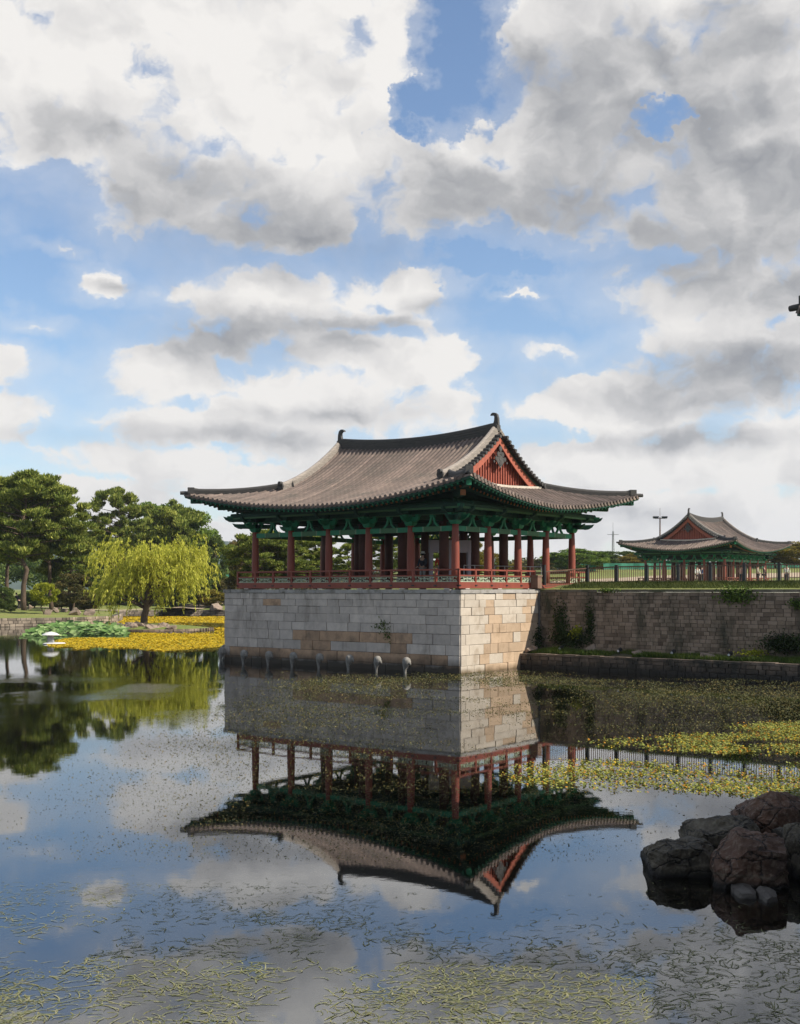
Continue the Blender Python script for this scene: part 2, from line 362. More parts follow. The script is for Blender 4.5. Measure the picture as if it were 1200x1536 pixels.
# ---------------------------------------------------------------- stonework
granite = M('granite', (.57, .51, .44), (.42, .375, .33), rough=.85, nscale=2.5, rnd=.15, bump=.35, bscale=14, dirt=(.22, .19, .155), dirt_scale=1.2, dirt_range=(.52, .8), dirt_stretch=(1, 1, .4), wet=(.75, (.05, .042, .03)))
tanstone = M('tan_stone', (.48, .32, .20), (.32, .21, .13), rough=.85, nscale=2.0, rnd=.2, bump=.35, bscale=12, dirt=(.13, .10, .07), dirt_scale=1.5, dirt_range=(.5, .8), wet=(.75, (.05, .04, .028)))
warm = M('warm_granite', (.52, .46, .38), (.44, .385, .31), rough=.85, nscale=2.5, rnd=.1, bump=.3, bscale=14, dirt=(.26, .19, .12), dirt_scale=1.0, dirt_range=(.55, .85), wet=(.4, (.16, .12, .07)))
warmtan = M('warm_tan_stone', (.50, .37, .25), (.42, .31, .21), rough=.85, nscale=2.0, rnd=.14, bump=.3, bscale=12, dirt=(.25, .17, .10), dirt_scale=1.2, dirt_range=(.5, .8), wet=(.4, (.16, .11, .06)))
joint = M('joint', (.07, .06, .05), rough=.95)
oldstone = M('old_stone', (.40, .30, .21), (.20, .145, .10), rough=.9, nscale=1.6, rnd=.55, bump=.6, bscale=12, rndcol=(.20, .155, .115),
             dirt=(.04, .042, .024), dirt_scale=.7, dirt_range=(.48, .68), dirt_stretch=(1, 1, .3), wet=(.3, (.04, .035, .025)), world=True)
def blockwall(mb, p0, d, nrm, rows, L, wr, pick, gap=.02, proud=.04, seed=1, jit=.02, over=None):
    rr = random.Random(seed); d, nrm, p0 = Vector(d), Vector(nrm), Vector(p0)
    for ri, (z0, z1) in enumerate(rows):
        s = 0.0; first = True
        while s < L-.01:
            wd = rr.uniform(*wr)*(rr.uniform(.4, .9) if first else 1); first = False
            if L-s-wd < wr[0]*.5: wd = L-s
            e = s+wd; g = gap/2*rr.uniform(.5, 1.6); zz0 = z0+rr.uniform(0, gap*.6); zz1 = z1-rr.uniform(0, gap*.6); pr = proud+rr.uniform(-jit, jit)
            A = [(s+g, zz0), (e-g, zz0), (e-g, zz1), (s+g, zz1)]; bv = .016
            Bq = [(s+g+bv, zz0+bv), (e-g-bv, zz0+bv), (e-g-bv, zz1-bv), (s+g+bv, zz1-bv)]
            V = [p0+d*x+Vector((0, 0, z))-nrm*.02 for x, z in A]+[p0+d*x+Vector((0, 0, z))+nrm*(pr-.01) for x, z in A]+[p0+d*x+Vector((0, 0, z))+nrm*pr for x, z in Bq]
            Fs = [(8, 9, 10, 11)]+[(i, (i+1) % 4, (i+1) % 4+4, i+4) for i in range(4)]+[(i+4, (i+1) % 4+4, (i+1) % 4+8, i+8) for i in range(4)]
            mb.add(V, Fs, pick(ri, (s+e)/2, rr)); s = e
# main platform
root = empty('stone_platform', W3(0, 0, 0), ROT, 'large granite block platform rising from the pond under the big pavilion', 'platform')
PB0, PB1, PA0, PA1 = -MG, LB+.95, -MG, LA+1.45     # local x=b, y=a
core = MB(); core.box(((PB0+PB1)/2, (PA0+PA1)/2, 1.6), (PB1-PB0-.02, PA1-PA0-.02, 4.6)); core.build('core', joint, root)
zr = [-.7, .33, .83, 1.32, 1.84, 2.29, 2.74, 3.12, 3.48, 3.80]; rows = list(zip(zr[:-1], zr[1:]))
def pickL(ri, s, rr):       # s measured from the near corner along a
    if ri == 0: return 1 if rr.random() < .3 else 0
    if ri == 1: return 1 if (.6 < s < 15) and s > 1.2 else 0
    if ri == 2: return 1 if (3.0 < s < 4.0 or 8.4 < s < 10.3) else 0
    if ri == 3: return 1 if (2.8 < s < 10.8) and not 7.2 < s < 7.6 else 0
    if ri == 7: return 1 if 12.1 < s < 13.1 else 0
    return 0
mb = MB(); blockwall(mb, (PB0, PA0, 0), (0, 1, 0), (-1, 0, 0), rows, PA1-PA0, (.7, 1.6), pickL, seed=5); mb.build('wall_face', [granite, tanstone], root)
def pickR(ri, s, rr):
    p = [.8, .6, .6, .3, .5, .4, .12, .08, .05][ri]
    return 1 if (s > 2.3 and rr.random() < p+.15) or rr.random() < p*.45 else 0
mb = MB(); blockwall(mb, (PB0, PA0, 0), (1, 0, 0), (0, -1, 0), rows, PB1-PB0, (.55, 1.35), pickR, seed=9); mb.build('wall_face', [warm, warmtan], root)
mb = MB(); blockwall(mb, (PB0, PA1, 0), (1, 0, 0), (0, 1, 0), rows, PB1-PB0, (.85, 1.7), lambda *a: 0, seed=4)
blockwall(mb, (PB1, PA0, 0), (0, 1, 0), (1, 0, 0), rows, PA1-PA0, (.85, 1.7), lambda *a: 0, seed=3); mb.build('wall_face', granite, root)
copm = M('coping', (.40, .385, .36), (.30, .28, .25), rough=.85, nscale=3, rnd=.1, bump=.3, dirt=(.12, .11, .08), dirt_scale=1.5)
cp = MB(); rr = random.Random(2)
def coping(cp, x0, x1, y0, y1, z0, z1, wd, axis, sgn):
    s0, s1 = (x0, x1) if axis == 0 else (y0, y1); s = s0
    while s < s1-.05:
        e = min(s1, s+rr.uniform(1.2, 2.2))
        if s1-e < .5: e = s1
        h = rr.uniform(-.006, .006)
        if axis == 0: cp.box(((s+e)/2, y0+sgn*(wd/2-.08), (z0+z1)/2+h), (e-s-.012, wd, z1-z0))
        else: cp.box((x0+sgn*(wd/2-.08), (s+e)/2, (z0+z1)/2+h), (wd, e-s-.012, z1-z0))
        s = e
coping(cp, PB0, PB1, PA0+.55, PA1-.55, 3.81, 3.99, .6, 1, 1); coping(cp, PB1, PB1, PA0+.55, PA1-.55, 3.81, 3.99, .6, 1, -1)
coping(cp, PB0-.08, PB1+.08, PA0, 0, 3.81, 3.99, .6, 0, 1); coping(cp, PB0-.08, PB1+.08, PA1, 0, 3.81, 3.99, .6, 0, -1)
cp.build('coping', copm, root)
top = MB(); top.box(((PB0+PB1)/2, (PA0+PA1)/2, 3.93), (PB1-PB0-1.0, PA1-PA0-1.0, .12)); top.build('paving', granite, root)

# retaining wall (upper) and its low terrace
root = empty('retaining_wall', W3(-MG, WALLB, 0), ROT, 'long mossy brown block retaining wall beneath the black fence', 'retaining wall')
RL = 34.0
back = MB(); back.box((.35, -RL/2-.02, 1.6), (.68, RL, 4.5)); back.build('core', joint, root)
zr = np.linspace(.5, 3.86, 19); mb = MB()
blockwall(mb, (0, 0, 0), (0, -1, 0), (-1, 0, 0), list(zip(zr[:-1], zr[1:])), RL, (.24, .50), lambda *a: 0, gap=.02, proud=.03, seed=21, jit=.012)
mb.build('wall_face', oldstone, root)
cp = MB(); rr = random.Random(8); s = -.02
while s < RL:
    e = s+rr.uniform(.5, .9); cp.box((.24, -(s+e)/2, 3.93+rr.uniform(-.008, .008)), (.58, e-s-.015, .13)); s = e
cp.build('coping', M('old_coping', (.2, .17, .13), (.11, .10, .075), rough=.9, nscale=3, rnd=.25, bump=.4, dirt=(.05, .07, .02), dirt_scale=.8), root)
TB = 4.38
root = empty('terrace_wall', W3(-MG, TB, 0), ROT, 'low dark stone edging wall at the waterline below the grassy terrace', 'low wall')
back = MB(); back.box((.3, -RL/2-.02, -.03), (.56, RL, 1.3)); back.build('core', joint, root)
zr = [-.5, -.05, .19, .42, .62]; mb = MB()
wetstone = M('wet_old_stone', (.26, .19, .13), (.11, .08, .06), rough=.8, nscale=1.6, rnd=.55, bump=.6, bscale=12, rndcol=(.13, .10, .075), dirt=(.02, .02, .014), dirt_scale=.9, dirt_range=(.42, .6), dirt_stretch=(1, 1, .4), wet=(.62, (.02, .018, .013)), world=True)
blockwall(mb, (0, 0, 0), (0, -1, 0), (-1, 0, 0), list(zip(zr[:-1], zr[1:])), RL, (.25, .6), lambda *a: 0, gap=.03, proud=.04, seed=22, jit=.03)
s = 0; rr = random.Random(4)
while s < RL:
    e = s+rr.uniform(.35, .8); mb.box((.18, -(s+e)/2, .68+rr.uniform(-.02, .02)), (.5+rr.uniform(-.05, .05), e-s-.02, .12)); s = e
mb.build('wall_face', wetstone, root)
soil = M('soil', (.09, .07, .04), (.05, .055, .02), rough=.95, nscale=3, bump=.6, bscale=6)
tm = MB(); tr_rows = []
for k in range(60):
    a = -MG-.02-k*RL/59; tr_rows.append([W3(a, TB+.3+j*(WALLB-TB-.3)/4, .70+.05*j+.07*noise.noise(Vector((a*.8, j*.7, 0)))) for j in range(5)])
tm.grid(tr_rows); tag(tm.build('terrace_ground', soil, smooth=True), kind='structure')
# drain pipe in the corner
pm_ = MB(); p = W3(-MG-.1, WALLB-.09, 0); pm_.tube([(p.x, p.y, .8), (p.x, p.y, 3.95)], .045, 8)
for z in (1.3, 2.3, 3.4): pm_.box((p.x, p.y, z), (.13, .13, .04))
tag(pm_.build('drain_pipe', M('pipe', (.10, .10, .10), rough=.5)), 'thin grey drain pipe in the corner of platform and brown wall', 'pipe')
# ---------------------------------------------------------------- pavilion
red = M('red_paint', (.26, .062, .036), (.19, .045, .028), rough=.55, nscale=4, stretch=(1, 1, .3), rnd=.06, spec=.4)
redg = M('gable_red', (.40, .105, .06), (.30, .08, .048), rough=.7, nscale=5, stretch=(1, 1, .3), rnd=.08)
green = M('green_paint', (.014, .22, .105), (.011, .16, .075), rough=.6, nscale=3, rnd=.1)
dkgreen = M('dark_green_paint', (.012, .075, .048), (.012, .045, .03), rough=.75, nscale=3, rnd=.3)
olive = M('olive_panel', (.07, .17, .07), (.05, .14, .065), rough=.65, nscale=9)
pale = M('pale_green', (.50, .58, .42), (.42, .50, .36), rough=.7, nscale=5)
tile = M('roof_tile', (.205, .155, .128), (.13, .10, .085), rough=.8, nscale=1.8, rnd=.28, bump=.3, bscale=9, dirt=(.085, .075, .062), dirt_scale=.6, dirt_range=(.48, .75), dirt_stretch=(1.5, 1, 1))
dktile = M('ridge_tile', (.075, .07, .065), (.045, .044, .043), rough=.8, nscale=3, rnd=.2, bump=.3, stretch=(1, 1, 6))
ltile = M('mortar_ridge', (.42, .37, .32), (.19, .17, .15), rough=.85, nscale=4, stretch=(1, 1, 8), rnd=.1, bump=.4)
mortar = M('mortar', (.62, .55, .46), (.48, .42, .35), rough=.9, nscale=3, bump=.2)
wood = M('floor_wood', (.16, .10, .06), (.11, .07, .04), rough=.6, nscale=3, stretch=(1, 8, 1))
orange = M('orange_paint', (.45, .17, .07), (.36, .12, .05), rough=.6)
iron = M('black_iron', (.02, .02, .022), rough=.45)
HX, HY = LB/2, LA/2; OV = 2.3; EX, EY = HX+OV, HY+OV; YG = HY-1.49; ZE, RH, RISE, O2 = 4.3, 3.75, 1.02, .46; DG = EY-YG
def S(x, y, sl='L', dz=0.0):
    dl = EX-abs(x); ds = EY-abs(y); tt = (dl if sl == 'L' else ds)/EX
    z = ZE+RH*.5*(tt+tt*tt); w_ = max(0, 1-math.hypot(max(dl, 0), max(ds, 0))/9)**2
    z += RISE*w_; X = x+math.copysign(O2*w_, x); Y = y+math.copysign(O2*w_, y)
    if sl == 'L': z += .35*min(1, abs(y)/YG)**2*min(1, max(0, (tt-.473)/.527))**2
    return Vector((X, Y, z+dz))
def lin(a, b, n): return [a+(b-a)*i/(n-1) for i in range(n)]
def shell(mb, dz, flip, mi=0):
    for sx_ in (-1, 1):
        mb.grid([[S(sx_*(EX-d), y, 'L', dz) for d in lin(0, EX-1e-3, 18)] for y in lin(-YG, YG, 24)], mi, flip)
        for sy in (-1, 1):
            mb.grid([[S(sx_*(EX-d*(EY-abs(y))), y, 'L', dz) for d in lin(0, 1, 10)] for y in lin(sy*YG, sy*(EY-.001), 16)], mi, flip)
            mb.grid([[S(sx_*(EX-d), y, 'L', dz) for d in lin(DG-.1, EX-1e-3, 12)] for y in (sy*YG, sy*(YG+.42))], mi, flip)
    for sy in (-1, 1):
        mb.grid([[S(x, sy*(EY-d*min(DG, EX-abs(x))), 'S', dz) for d in lin(0, 1, 9)] for x in lin(-EX+.001, EX-.001, 48)], mi, flip)
def perimeter(n=40):
    P = []
    P += [(-EX, y, 'L') for y in lin(-EY, EY, n)][:-1]+[(x, EY, 'S') for x in lin(-EX, EX, n)][:-1]+[(EX, y, 'L') for y in lin(EY, -EY, n)][:-1]+[(x, -EY, 'S') for x in lin(EX, -EX, n)]
    return P
def make_pavilion(name, label):
    root = empty(name, (0, 0, 0), 0, label, 'pavilion')
    # --- roof: tiled surface with the rows of round tiles
    mb = MB(); shell(mb, -.05, False); rr = random.Random(6)
    per = perimeter(60)
    mb.grid([[S(x, y, q_, -.05), S(x*1.004, y*1.004, q_, -.15)] for x, y, q_ in per])
    def row(x0, y0, dx, dy, ln, sl, ax):
        n = max(2, int(ln/.17)); V = []; r0 = .088
        for k in range(n+1):
            d = -.06+(ln+.06)*k/n; p = S(x0+dx*d, y0+dy*d, sl, -.035)
            r = r0 if k % 2 == 0 else r0-.02
            for j in range(6):
                an = math.pi*j/5; V.append((p.x+ax[0]*r*math.cos(an), p.y+ax[1]*r*math.cos(an), p.z+r*math.sin(an)*1.05))
        Fs = [(k*6+j, k*6+j+1, (k+1)*6+j+1, (k+1)*6+j) for k in range(n) for j in range(5)]
        Fs.append(tuple(range(6)))
        mb.add(V, Fs)
        p = S(x0-dx*.06, y0-dy*.06, sl, -.025); q = p-Vector((dx, dy, 0))*.035
        mb.tube([p, q], .095, 10)
    SPC = .31
    ny = int(EY/SPC)
    for k in range(-ny, ny+1):
        y = k*SPC; ln = EX-.12 if abs(y) <= YG+.2 else EY-abs(y)-.02
        if ln < .2: continue
        for s_ in (-1, 1): row(s_*EX, y, -s_, 0, ln, 'L', (0, 1))
        # (concave drip tiles between the rows)
        for s_ in (-1, 1):
            p = S(s_*(EX+.03), y+SPC/2, 'L', -.12); mb.box((p.x, p.y, p.z), (.05, .16, .11))
    nx = int(EX/SPC)
    for k in range(-nx, nx+1):
        x = k*SPC; ln = min(DG, EX-abs(x))-.02
        if ln < .2: continue
        for s_ in (-1, 1):
            row(x, s_*EY, 0, -s_, ln, 'S', (1, 0)); p = S(x+SPC/2, s_*(EY+.03), 'S', -.12); mb.box((p.x, p.y, p.z), (.16, .05, .11))
    roof = mb.build('roof', tile, root)
    # verge tiles
    for sy in (-1, 1):
        for sx_ in (-1, 1):
            mb = MB(); d = DG+.1
            while d < EX-.2:
                p = S(sx_*(EX-d), sy*(YG+.15), 'L', .0); mb.tube([(p.x, sy*(YG+.1), p.z), (p.x, sy*(YG+.66), p.z-.03)], .095, 8)
                mb.beam((p.x+.13*sx_, sy*(YG+.1), p.z-.11), (p.x+.13*sx_, sy*(YG+.60), p.z-.13), .2, .05); d += .27
            mb.build('verge_tiles', dktile, roof)
    # ridges
    def prof(w_, h, cap=.09):
        L_ = []; n = 4
        for i in range(n):
            z0 = h*i/n; z1 = h*(i+.72)/n; L_ += [(w_/2, z0), (w_/2, z1), (w_/2-.03, z1), (w_/2-.03, h*(i+1)/n)]
        top_ = [(cap*math.cos(a_), h+cap*math.sin(a_)) for a_ in lin(0, math.pi, 6)]
        return L_+top_+[(-x, z) for x, z in L_[::-1]]
    mb = MB(); mb.sweep([S(0, y, 'L', -.12) for y in lin(-YG-.25, YG+.25, 30)], prof(.36, .52), 0); mb.build('main_ridge', dktile, roof)
    for sy in (-1, 1):
        for sx_ in (-1, 1):
            mb = MB(); P = [S(sx_*(EX-d), sy*(YG+.12), 'L', -.03) for d in lin(EX-.05, DG-.75, 14)]; P[-1].z += .05
            for q in P: q.y = sy*(YG+.14)
            mb.sweep(P, prof(.34, .30, .11)); e = P[-1]; mb.tube([(e.x-.02*sx_, e.y, e.z+.2), (e.x+sx_*.08, e.y, e.z+.2)], .2, 12, 1); mb.tube([(e.x-.05*sx_, e.y, e.z+.36), (e.x+sx_*.16, e.y, e.z+.36)], .11, 10, 1)
            mb.build('gable_ridge', [ltile, dktile], roof)
            mb = MB(); P = [S(sx_*(EX-d), sy*(EY-d), 'L', -.04) for d in lin(DG+.1, .22, 16)]; P[-1].z += .05
            mb.sweep(P, prof(.30, .24, .10)); e = P[-1]; mb.box((e.x, e.y, e.z+.16), (.36, .36, .34), 1, rz=math.pi/4)
            a_ = S(sx_*(EX-.6), sy*(EY-.6), 'L', .06); b_ = S(sx_*EX, sy*EY, 'L', .02); dd = (b_-a_).normalized(); mb.tube([a_, b_+dd*.12, b_+dd*.24], [.10, .105, .095], 12, 1)
            mb.build('hip_ridge', [dktile, dktile], roof)
        mb = MB(); poly = [(-.34, -.1), (.22, -.1), (.25, .3), (.22, .7), (.15, .95), (.02, 1.07), (-.16, 1.1), (-.30, 1.04), (-.36, .92), (-.26, .93), (-.14, .93), (-.05, .82), (-.06, .6), (-.14, .35), (-.30, .15)]
        e = S(0, sy*(YG+.1), 'L', .12); mb.prism([(x*.82, z*.82) for x, z in poly], e, (0, sy, 0), (0, 0, 1), (1, 0, 0), .17)
        mb.prism([(-.3, -.1), (.2, -.1), (.2, .22), (-.1, .25)], e, (0, sy, 0), (0, 0, 1), (1, 0, 0), .34)
        mb.build('ridge_finial', dktile, roof)
    # gables
    for sy in (-1, 1):
        mb = MB(); zb = S(0, sy*YG, 'S').z-.1; x = -3.9
        g = lambda xx: S(xx, sy*YG, 'L', -.16).z
        while x < 3.85:
            x1 = x+.245; za, zb_ = g(x), g(x1)
            if max(za, zb_) > zb+.1:
                y_ = sy*(YG+.02)
                mb.add([(x, y_, zb), (x1, y_, zb), (x1, y_, max(zb, zb_)), (x, y_, max(zb, za))], [(0, 1, 2, 3)])
                zz = max(zb+.05, min(za, g(x+.06))-.02); mb.box((x+.03, sy*(YG+.05), (zb+zz)/2), (.06, .06, zz-zb), 1)
            x = x1
        gb = mb.build('gable_panel', [redg, M('batten', (.2, .035, .02), rough=.8)], root)
        for sx_ in (-1, 1):
            mb = MB(); ds_ = lin(DG+.05, EX, 16)
            mb.grid([[Vector((sx_*(EX-d), sy*(YG+.36), S(sx_*(EX-d), sy*YG, 'L').z-.16)), Vector((sx_*(EX-d), sy*(YG+.36), S(sx_*(EX-d), sy*YG, 'L').z-.66))] for d in ds_])
            mb.grid([[Vector((sx_*(EX-d), sy*(YG+.30), S(sx_*(EX-d), sy*YG, 'L').z-.16)), Vector((sx_*(EX-d), sy*(YG+.30), S(sx_*(EX-d), sy*YG, 'L').z-.66))] for d in ds_])
            mb.grid([[Vector((sx_*(EX-d), sy*(YG+q_), S(sx_*(EX-d), sy*YG, 'L').z-.66)) for q_ in (.30, .36)] for d in ds_])
            mb.build('bargeboard', redg, gb)
        mb = MB(); az_ = S(0, YG, 'L').z-1.35; y_ = sy*(YG+.40)
        for (cx_, cz_, r_) in ((0, .42, .15), (-.2, .12, .14), (.2, .12, .14), (0, -.08, .16), (-.42, -.12, .12), (.42, -.12, .12), (-.62, -.3, .07), (.62, -.3, .07), (0, .2, .1), (0, -.36, .13)):
            mb.prism([(cx_+r_*math.cos(a_), cz_+r_*math.sin(a_)) for a_ in lin(0, 2*math.pi, 9)[:-1]], (0, y_, az_), (1, 0, 0), (0, 0, 1), (0, 1, 0), .05)
        mb.prism([(-.5, -.1), (0, -.62), (.5, -.1), (0, .05)], (0, y_-sy*.01, az_), (1, 0, 0), (0, 0, 1), (0, 1, 0), .04)
        mb.prism([(-.34, -.34), (0, .3), (.34, -.34), (0, -.2)], (0, y_-sy*.02, az_), (1, 0, 0), (0, 0, 1), (0, 1, 0), .04)
        mb.build('gable_ornament', dktile, gb)
        mb = MB(); mb.sweep([S(x, sy*(YG+.30), 'S', -.02) for x in lin(-4.0, 4.0, 20)], [(-.12, 0), (.12, 0), (.12, .12), (-.12, .15)]); mb.build('gable_base', mortar, gb)
    # soffit and rafters
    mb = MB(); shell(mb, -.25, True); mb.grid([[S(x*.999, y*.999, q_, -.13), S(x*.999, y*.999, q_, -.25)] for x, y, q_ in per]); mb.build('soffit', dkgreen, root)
    mb = MB(); pts = [S(x*.985, y*.985, q_, -.21) for x, y, q_ in perimeter(60)]
    mb.sweep(pts, [(-.05, -.05), (.05, -.05), (.05, .05), (-.05, .05)]); mb.build('eave_board', green, root)
    slots = []
    k0 = int((EY-.35)/.31)
    for k in range(-k0, k0+1):
        for s_ in (-1, 1): slots.append(('L', s_, k*.31))
    k0 = int((EX-.35)/.31)
    for k in range(-k0, k0+1):
        for s_ in (-1, 1): slots.append(('S', s_, k*.31))
    slots.sort(key=lambda q: (0 if q[1] < 0 else 1, abs(q[2]+ (EY if q[0] == 'L' else EX))))
    def rafter(mb, q, kind):
        sl, s_, c = q; lim = (EY if sl == 'L' else EX)-abs(c)
        d0, d1 = (.10, 1.1) if kind == 'f' else (.80, 2.75)
        dz = (-.31, -.31) if kind == 'f' else (-.45, -.47)
        if sl == 'L': a_, b_ = S(s_*(EX-d0), c, 'L', dz[0]), S(s_*(EX-min(d1, max(d0+.1, lim))), c, 'L', dz[1])
        else: a_, b_ = S(c, s_*(EY-d0), 'S', dz[0]), S(c, s_*(EY-min(d1, max(d0+.1, lim))), 'S', dz[1])
        if kind == 'f':
            mb.beam(a_, b_, .10, .12, 0); dd = (a_-b_).normalized(); mb.beam(a_+dd*.001, a_+dd*.02, .085, .105, 1)
        else:
            mb.tube([a_, b_], .075, 8, 0); dd = (a_-b_).normalized(); mb.tube([a_, a_+dd*.02], .062, 8, 1)
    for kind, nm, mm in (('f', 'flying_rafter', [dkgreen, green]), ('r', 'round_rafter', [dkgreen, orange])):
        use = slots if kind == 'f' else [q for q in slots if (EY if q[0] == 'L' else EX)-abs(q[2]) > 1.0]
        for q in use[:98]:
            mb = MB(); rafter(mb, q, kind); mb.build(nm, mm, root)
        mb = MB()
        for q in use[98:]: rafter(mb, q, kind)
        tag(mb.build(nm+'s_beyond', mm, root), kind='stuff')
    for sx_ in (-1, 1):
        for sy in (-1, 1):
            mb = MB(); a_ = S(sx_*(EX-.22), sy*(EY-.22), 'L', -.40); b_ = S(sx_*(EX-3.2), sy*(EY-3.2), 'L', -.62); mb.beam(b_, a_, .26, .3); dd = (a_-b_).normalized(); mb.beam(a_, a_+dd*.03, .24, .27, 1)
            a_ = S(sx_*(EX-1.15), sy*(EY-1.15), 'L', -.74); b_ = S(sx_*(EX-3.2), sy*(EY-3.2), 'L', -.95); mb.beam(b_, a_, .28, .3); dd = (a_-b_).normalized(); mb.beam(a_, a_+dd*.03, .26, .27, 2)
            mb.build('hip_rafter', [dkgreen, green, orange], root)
    # columns, beams, struts, brackets
    cxs = lin(-HX, HX, 5); cys = lin(-HY, HY, 6)
    cm = MB(); cm.lathe([(.20, .2), (.205, .9), (.20, 1.8), (.17, 2.8), (.155, 3.12)], n=16); colme = cm.mesh('column', red, True)
    icm = MB(); icm.lathe([(.26, .2), (.26, 2.4), (.24, 4.2)], n=16); icol = icm.mesh('inner_column', M('shaded_red_paint', (.10, .03, .022), (.07, .022, .016), rough=.6), True)  # inner columns' red is darkened in the colour to stand for interior shade
    def arm(mb, L_, z0, h, w_, ang, tongue=False, mi=0):
        ca, sa = math.cos(ang), math.sin(ang)
        poly = [(-L_, z0+h), (-L_, z0+h*.55), (-L_+.10, z0+.03), (-L_+.22, z0), (L_-.22, z0), (L_-.10, z0+.03), (L_, z0+h*.55), (L_, z0+h)]
        if tongue: poly = poly[:5]+[(L_*.8, z0-.02), (L_, z0+.0), (L_+.22, z0+.12), (L_+.34, z0+.30), (L_+.16, z0+h+.02)]
        mb.prism(poly, (0, 0, 0), (ca, sa, 0), (0, 0, 1), (-sa, ca, 0), w_, mi)
    def bracket(corner=False):
        mb = MB(); mb.box((0, 0, 3.19), (.34, .34, .12), 1, taper=1.35); mb.box((0, 0, 3.31), (.47, .47, .12), 1)
        dirs = [0, math.pi/2] if not corner else [0, math.pi/2]
        arm(mb, .52, 3.32, .24, .14, math.pi/2, mi=1); arm(mb, .50, 3.32, .24, .14, 0, True, mi=1)
        for q in (-.45, .45): mb.box((0, q, 3.62), (.2, .18, .12), 1, taper=1.25); mb.box((q, 0, 3.62), (.18, .2, .12), 1, taper=1.25)
        mb.box((0, 0, 3.62), (.22, .22, .13), 1)
        arm(mb, .80, 3.68, .22, .14, math.pi/2, mi=0); arm(mb, .86, 3.68, .22, .14, 0, True)
        for q in (-.72, 0, .72): mb.box((0, q, 3.95), (.2, .18, .11), 1, taper=1.25)
        mb.box((.78, 0, 3.95), (.2, .2, .11), 1, taper=1.2)
        arm(mb, .5, 3.70, .2, .12, math.pi/2)
        # outer cross arm
        ca = .72
        mb.box((ca, 0, 3.80), (.12, .8, .16)); arm(mb, 1.05, 4.0, .18, .13, 0, False)
        if corner:
            arm(mb, .50, 3.33, .22, .14, -math.pi/2, True); arm(mb, .86, 3.69, .21, .14, -math.pi/2, True); arm(mb, .95, 3.325, .24, .15, -math.pi/4, True); arm(mb, 1.45, 3.70, .24, .16, -math.pi/4, True)
            mb.box((0, -.72, 3.8), (.8, .12, .16)); mb.box((1.0, -1.0, 3.96), (.3, .3, .12), 1, rz=math.pi/4)
            mb.box((0, -.78, 3.95), (.2, .2, .11), 1, taper=1.2)
        return mb.mesh('bracket', [dkgreen, green])
    bme, cme = bracket(), bracket(True)
    for i, x in enumerate(cxs):
        for j, y in enumerate(cys):
            ex_, ey_ = i in (0, 4), j in (0, 5)
            if ex_ or ey_:
                c = link('column', colme, root); c.location = (x, y, .1)
                bb = link('bracket', cme if ex_ and ey_ else bme, root); bb.location = (x, y, .05)
                # bracket +x points outward; corner needs its second tongue at -90deg
                if ex_ and ey_: an = {(0, 0): -math.pi, (4, 0): 0, (4, 5): math.pi/2, (0, 5): math.pi}[(i, j)]
                else: an = math.pi if i == 0 else 0 if i == 4 else -math.pi/2 if j == 0 else math.pi/2
                if (i, j) == (0, 0): an = -math.pi/2
                bb.rotation_euler = (0, 0, an)
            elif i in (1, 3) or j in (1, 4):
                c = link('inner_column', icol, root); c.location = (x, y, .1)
    def bay(p, q):
        p, q = Vector(p), Vector(q); d = (q-p).normalized(); L_ = (q-p).length
        mb = MB(); a_, b_ = p+d*.15, q-d*.15; z = Vector((0, 0, 2.98))
        mb.beam(a_+z, p+d*L_*.30+z, .14, .25, 0); mb.beam(p+d*L_*.30+z, p+d*L_*.70+z, .138, .248, 1); mb.beam(p+d*L_*.70+z, b_+z, .14, .25, 0)
        for f_ in (.29, .31, .69, .71): mb.beam(p+d*(L_*f_-.005)+z, p+d*(L_*f_+.005)+z, .15, .255, 2)
        mb.build('beam', [green, olive, pale], root)
        mb = MB(); c = (p+q)/2; an_ = d.cross(Vector((0, 0, 1)))
        for s_ in (-1, 1):
            mb.prism([(0*s_, .50), (.11*s_, .50), (.2*s_, .2), (.40*s_, .0), (.26*s_, 0), (.1*s_, .16)], c+Vector((0, 0, 3.10)), d, (0, 0, 1), an_, .1)
        mb.box((c.x, c.y, 3.62), (.24, .24, .1)); mb.build('strut', green, root)
    for i in range(4):
        for y in (-HY, HY): bay((cxs[i], y, 0), (cxs[i+1], y, 0))
    for j in range(5):
        for x in (-HX, HX): bay((x, cys[j], 0), (x, cys[j+1], 0))
    for (p, q) in (((-HX, -HY), (-HX, HY)), ((-HX, HY), (HX, HY)), ((HX, HY), (HX, -HY)), ((HX, -HY), (-HX, -HY))):
        mb = MB(); p, q = Vector((*p, 0)), Vector((*q, 0)); d = (q-p).normalized(); n_ = d.cross(Vector((0, 0, -1))); n_ = n_ if n_.dot((p+q)/2) > 0 else -n_
        mb.beam(p+Vector((0, 0, 3.76)), q+Vector((0, 0, 3.76)), .12, .16, 0); mb.beam(p+n_*.062+Vector((0, 0, 3.70)), q+n_*.062+Vector((0, 0, 3.70)), .01, .03, 1)
        mb.beam(p+Vector((0, 0, 4.12)), q+Vector((0, 0, 4.12)), .14, .16, 0); mb.beam(p+Vector((0, 0, 4.02)), q+Vector((0, 0, 4.02)), .06, .36, 0); mb.beam(p+Vector((0, 0, 4.55)), q+Vector((0, 0, 4.55)), .06, .4, 0); mb.tube([p+Vector((0, 0, 4.33)), q+Vector((0, 0, 4.33))], .15, 12, 0)
        mb.tube([p-d*.95+n_*.9+Vector((0, 0, 4.08)), q+d*.95+n_*.9+Vector((0, 0, 4.08))], .12, 10, 0); mb.beam(p-d*.85+n_*.9+Vector((0, 0, 3.93)), q+d*.85+n_*.9+Vector((0, 0, 3.93)), .1, .1, 1)
        mb.build('purlin', [dkgreen, olive], root)
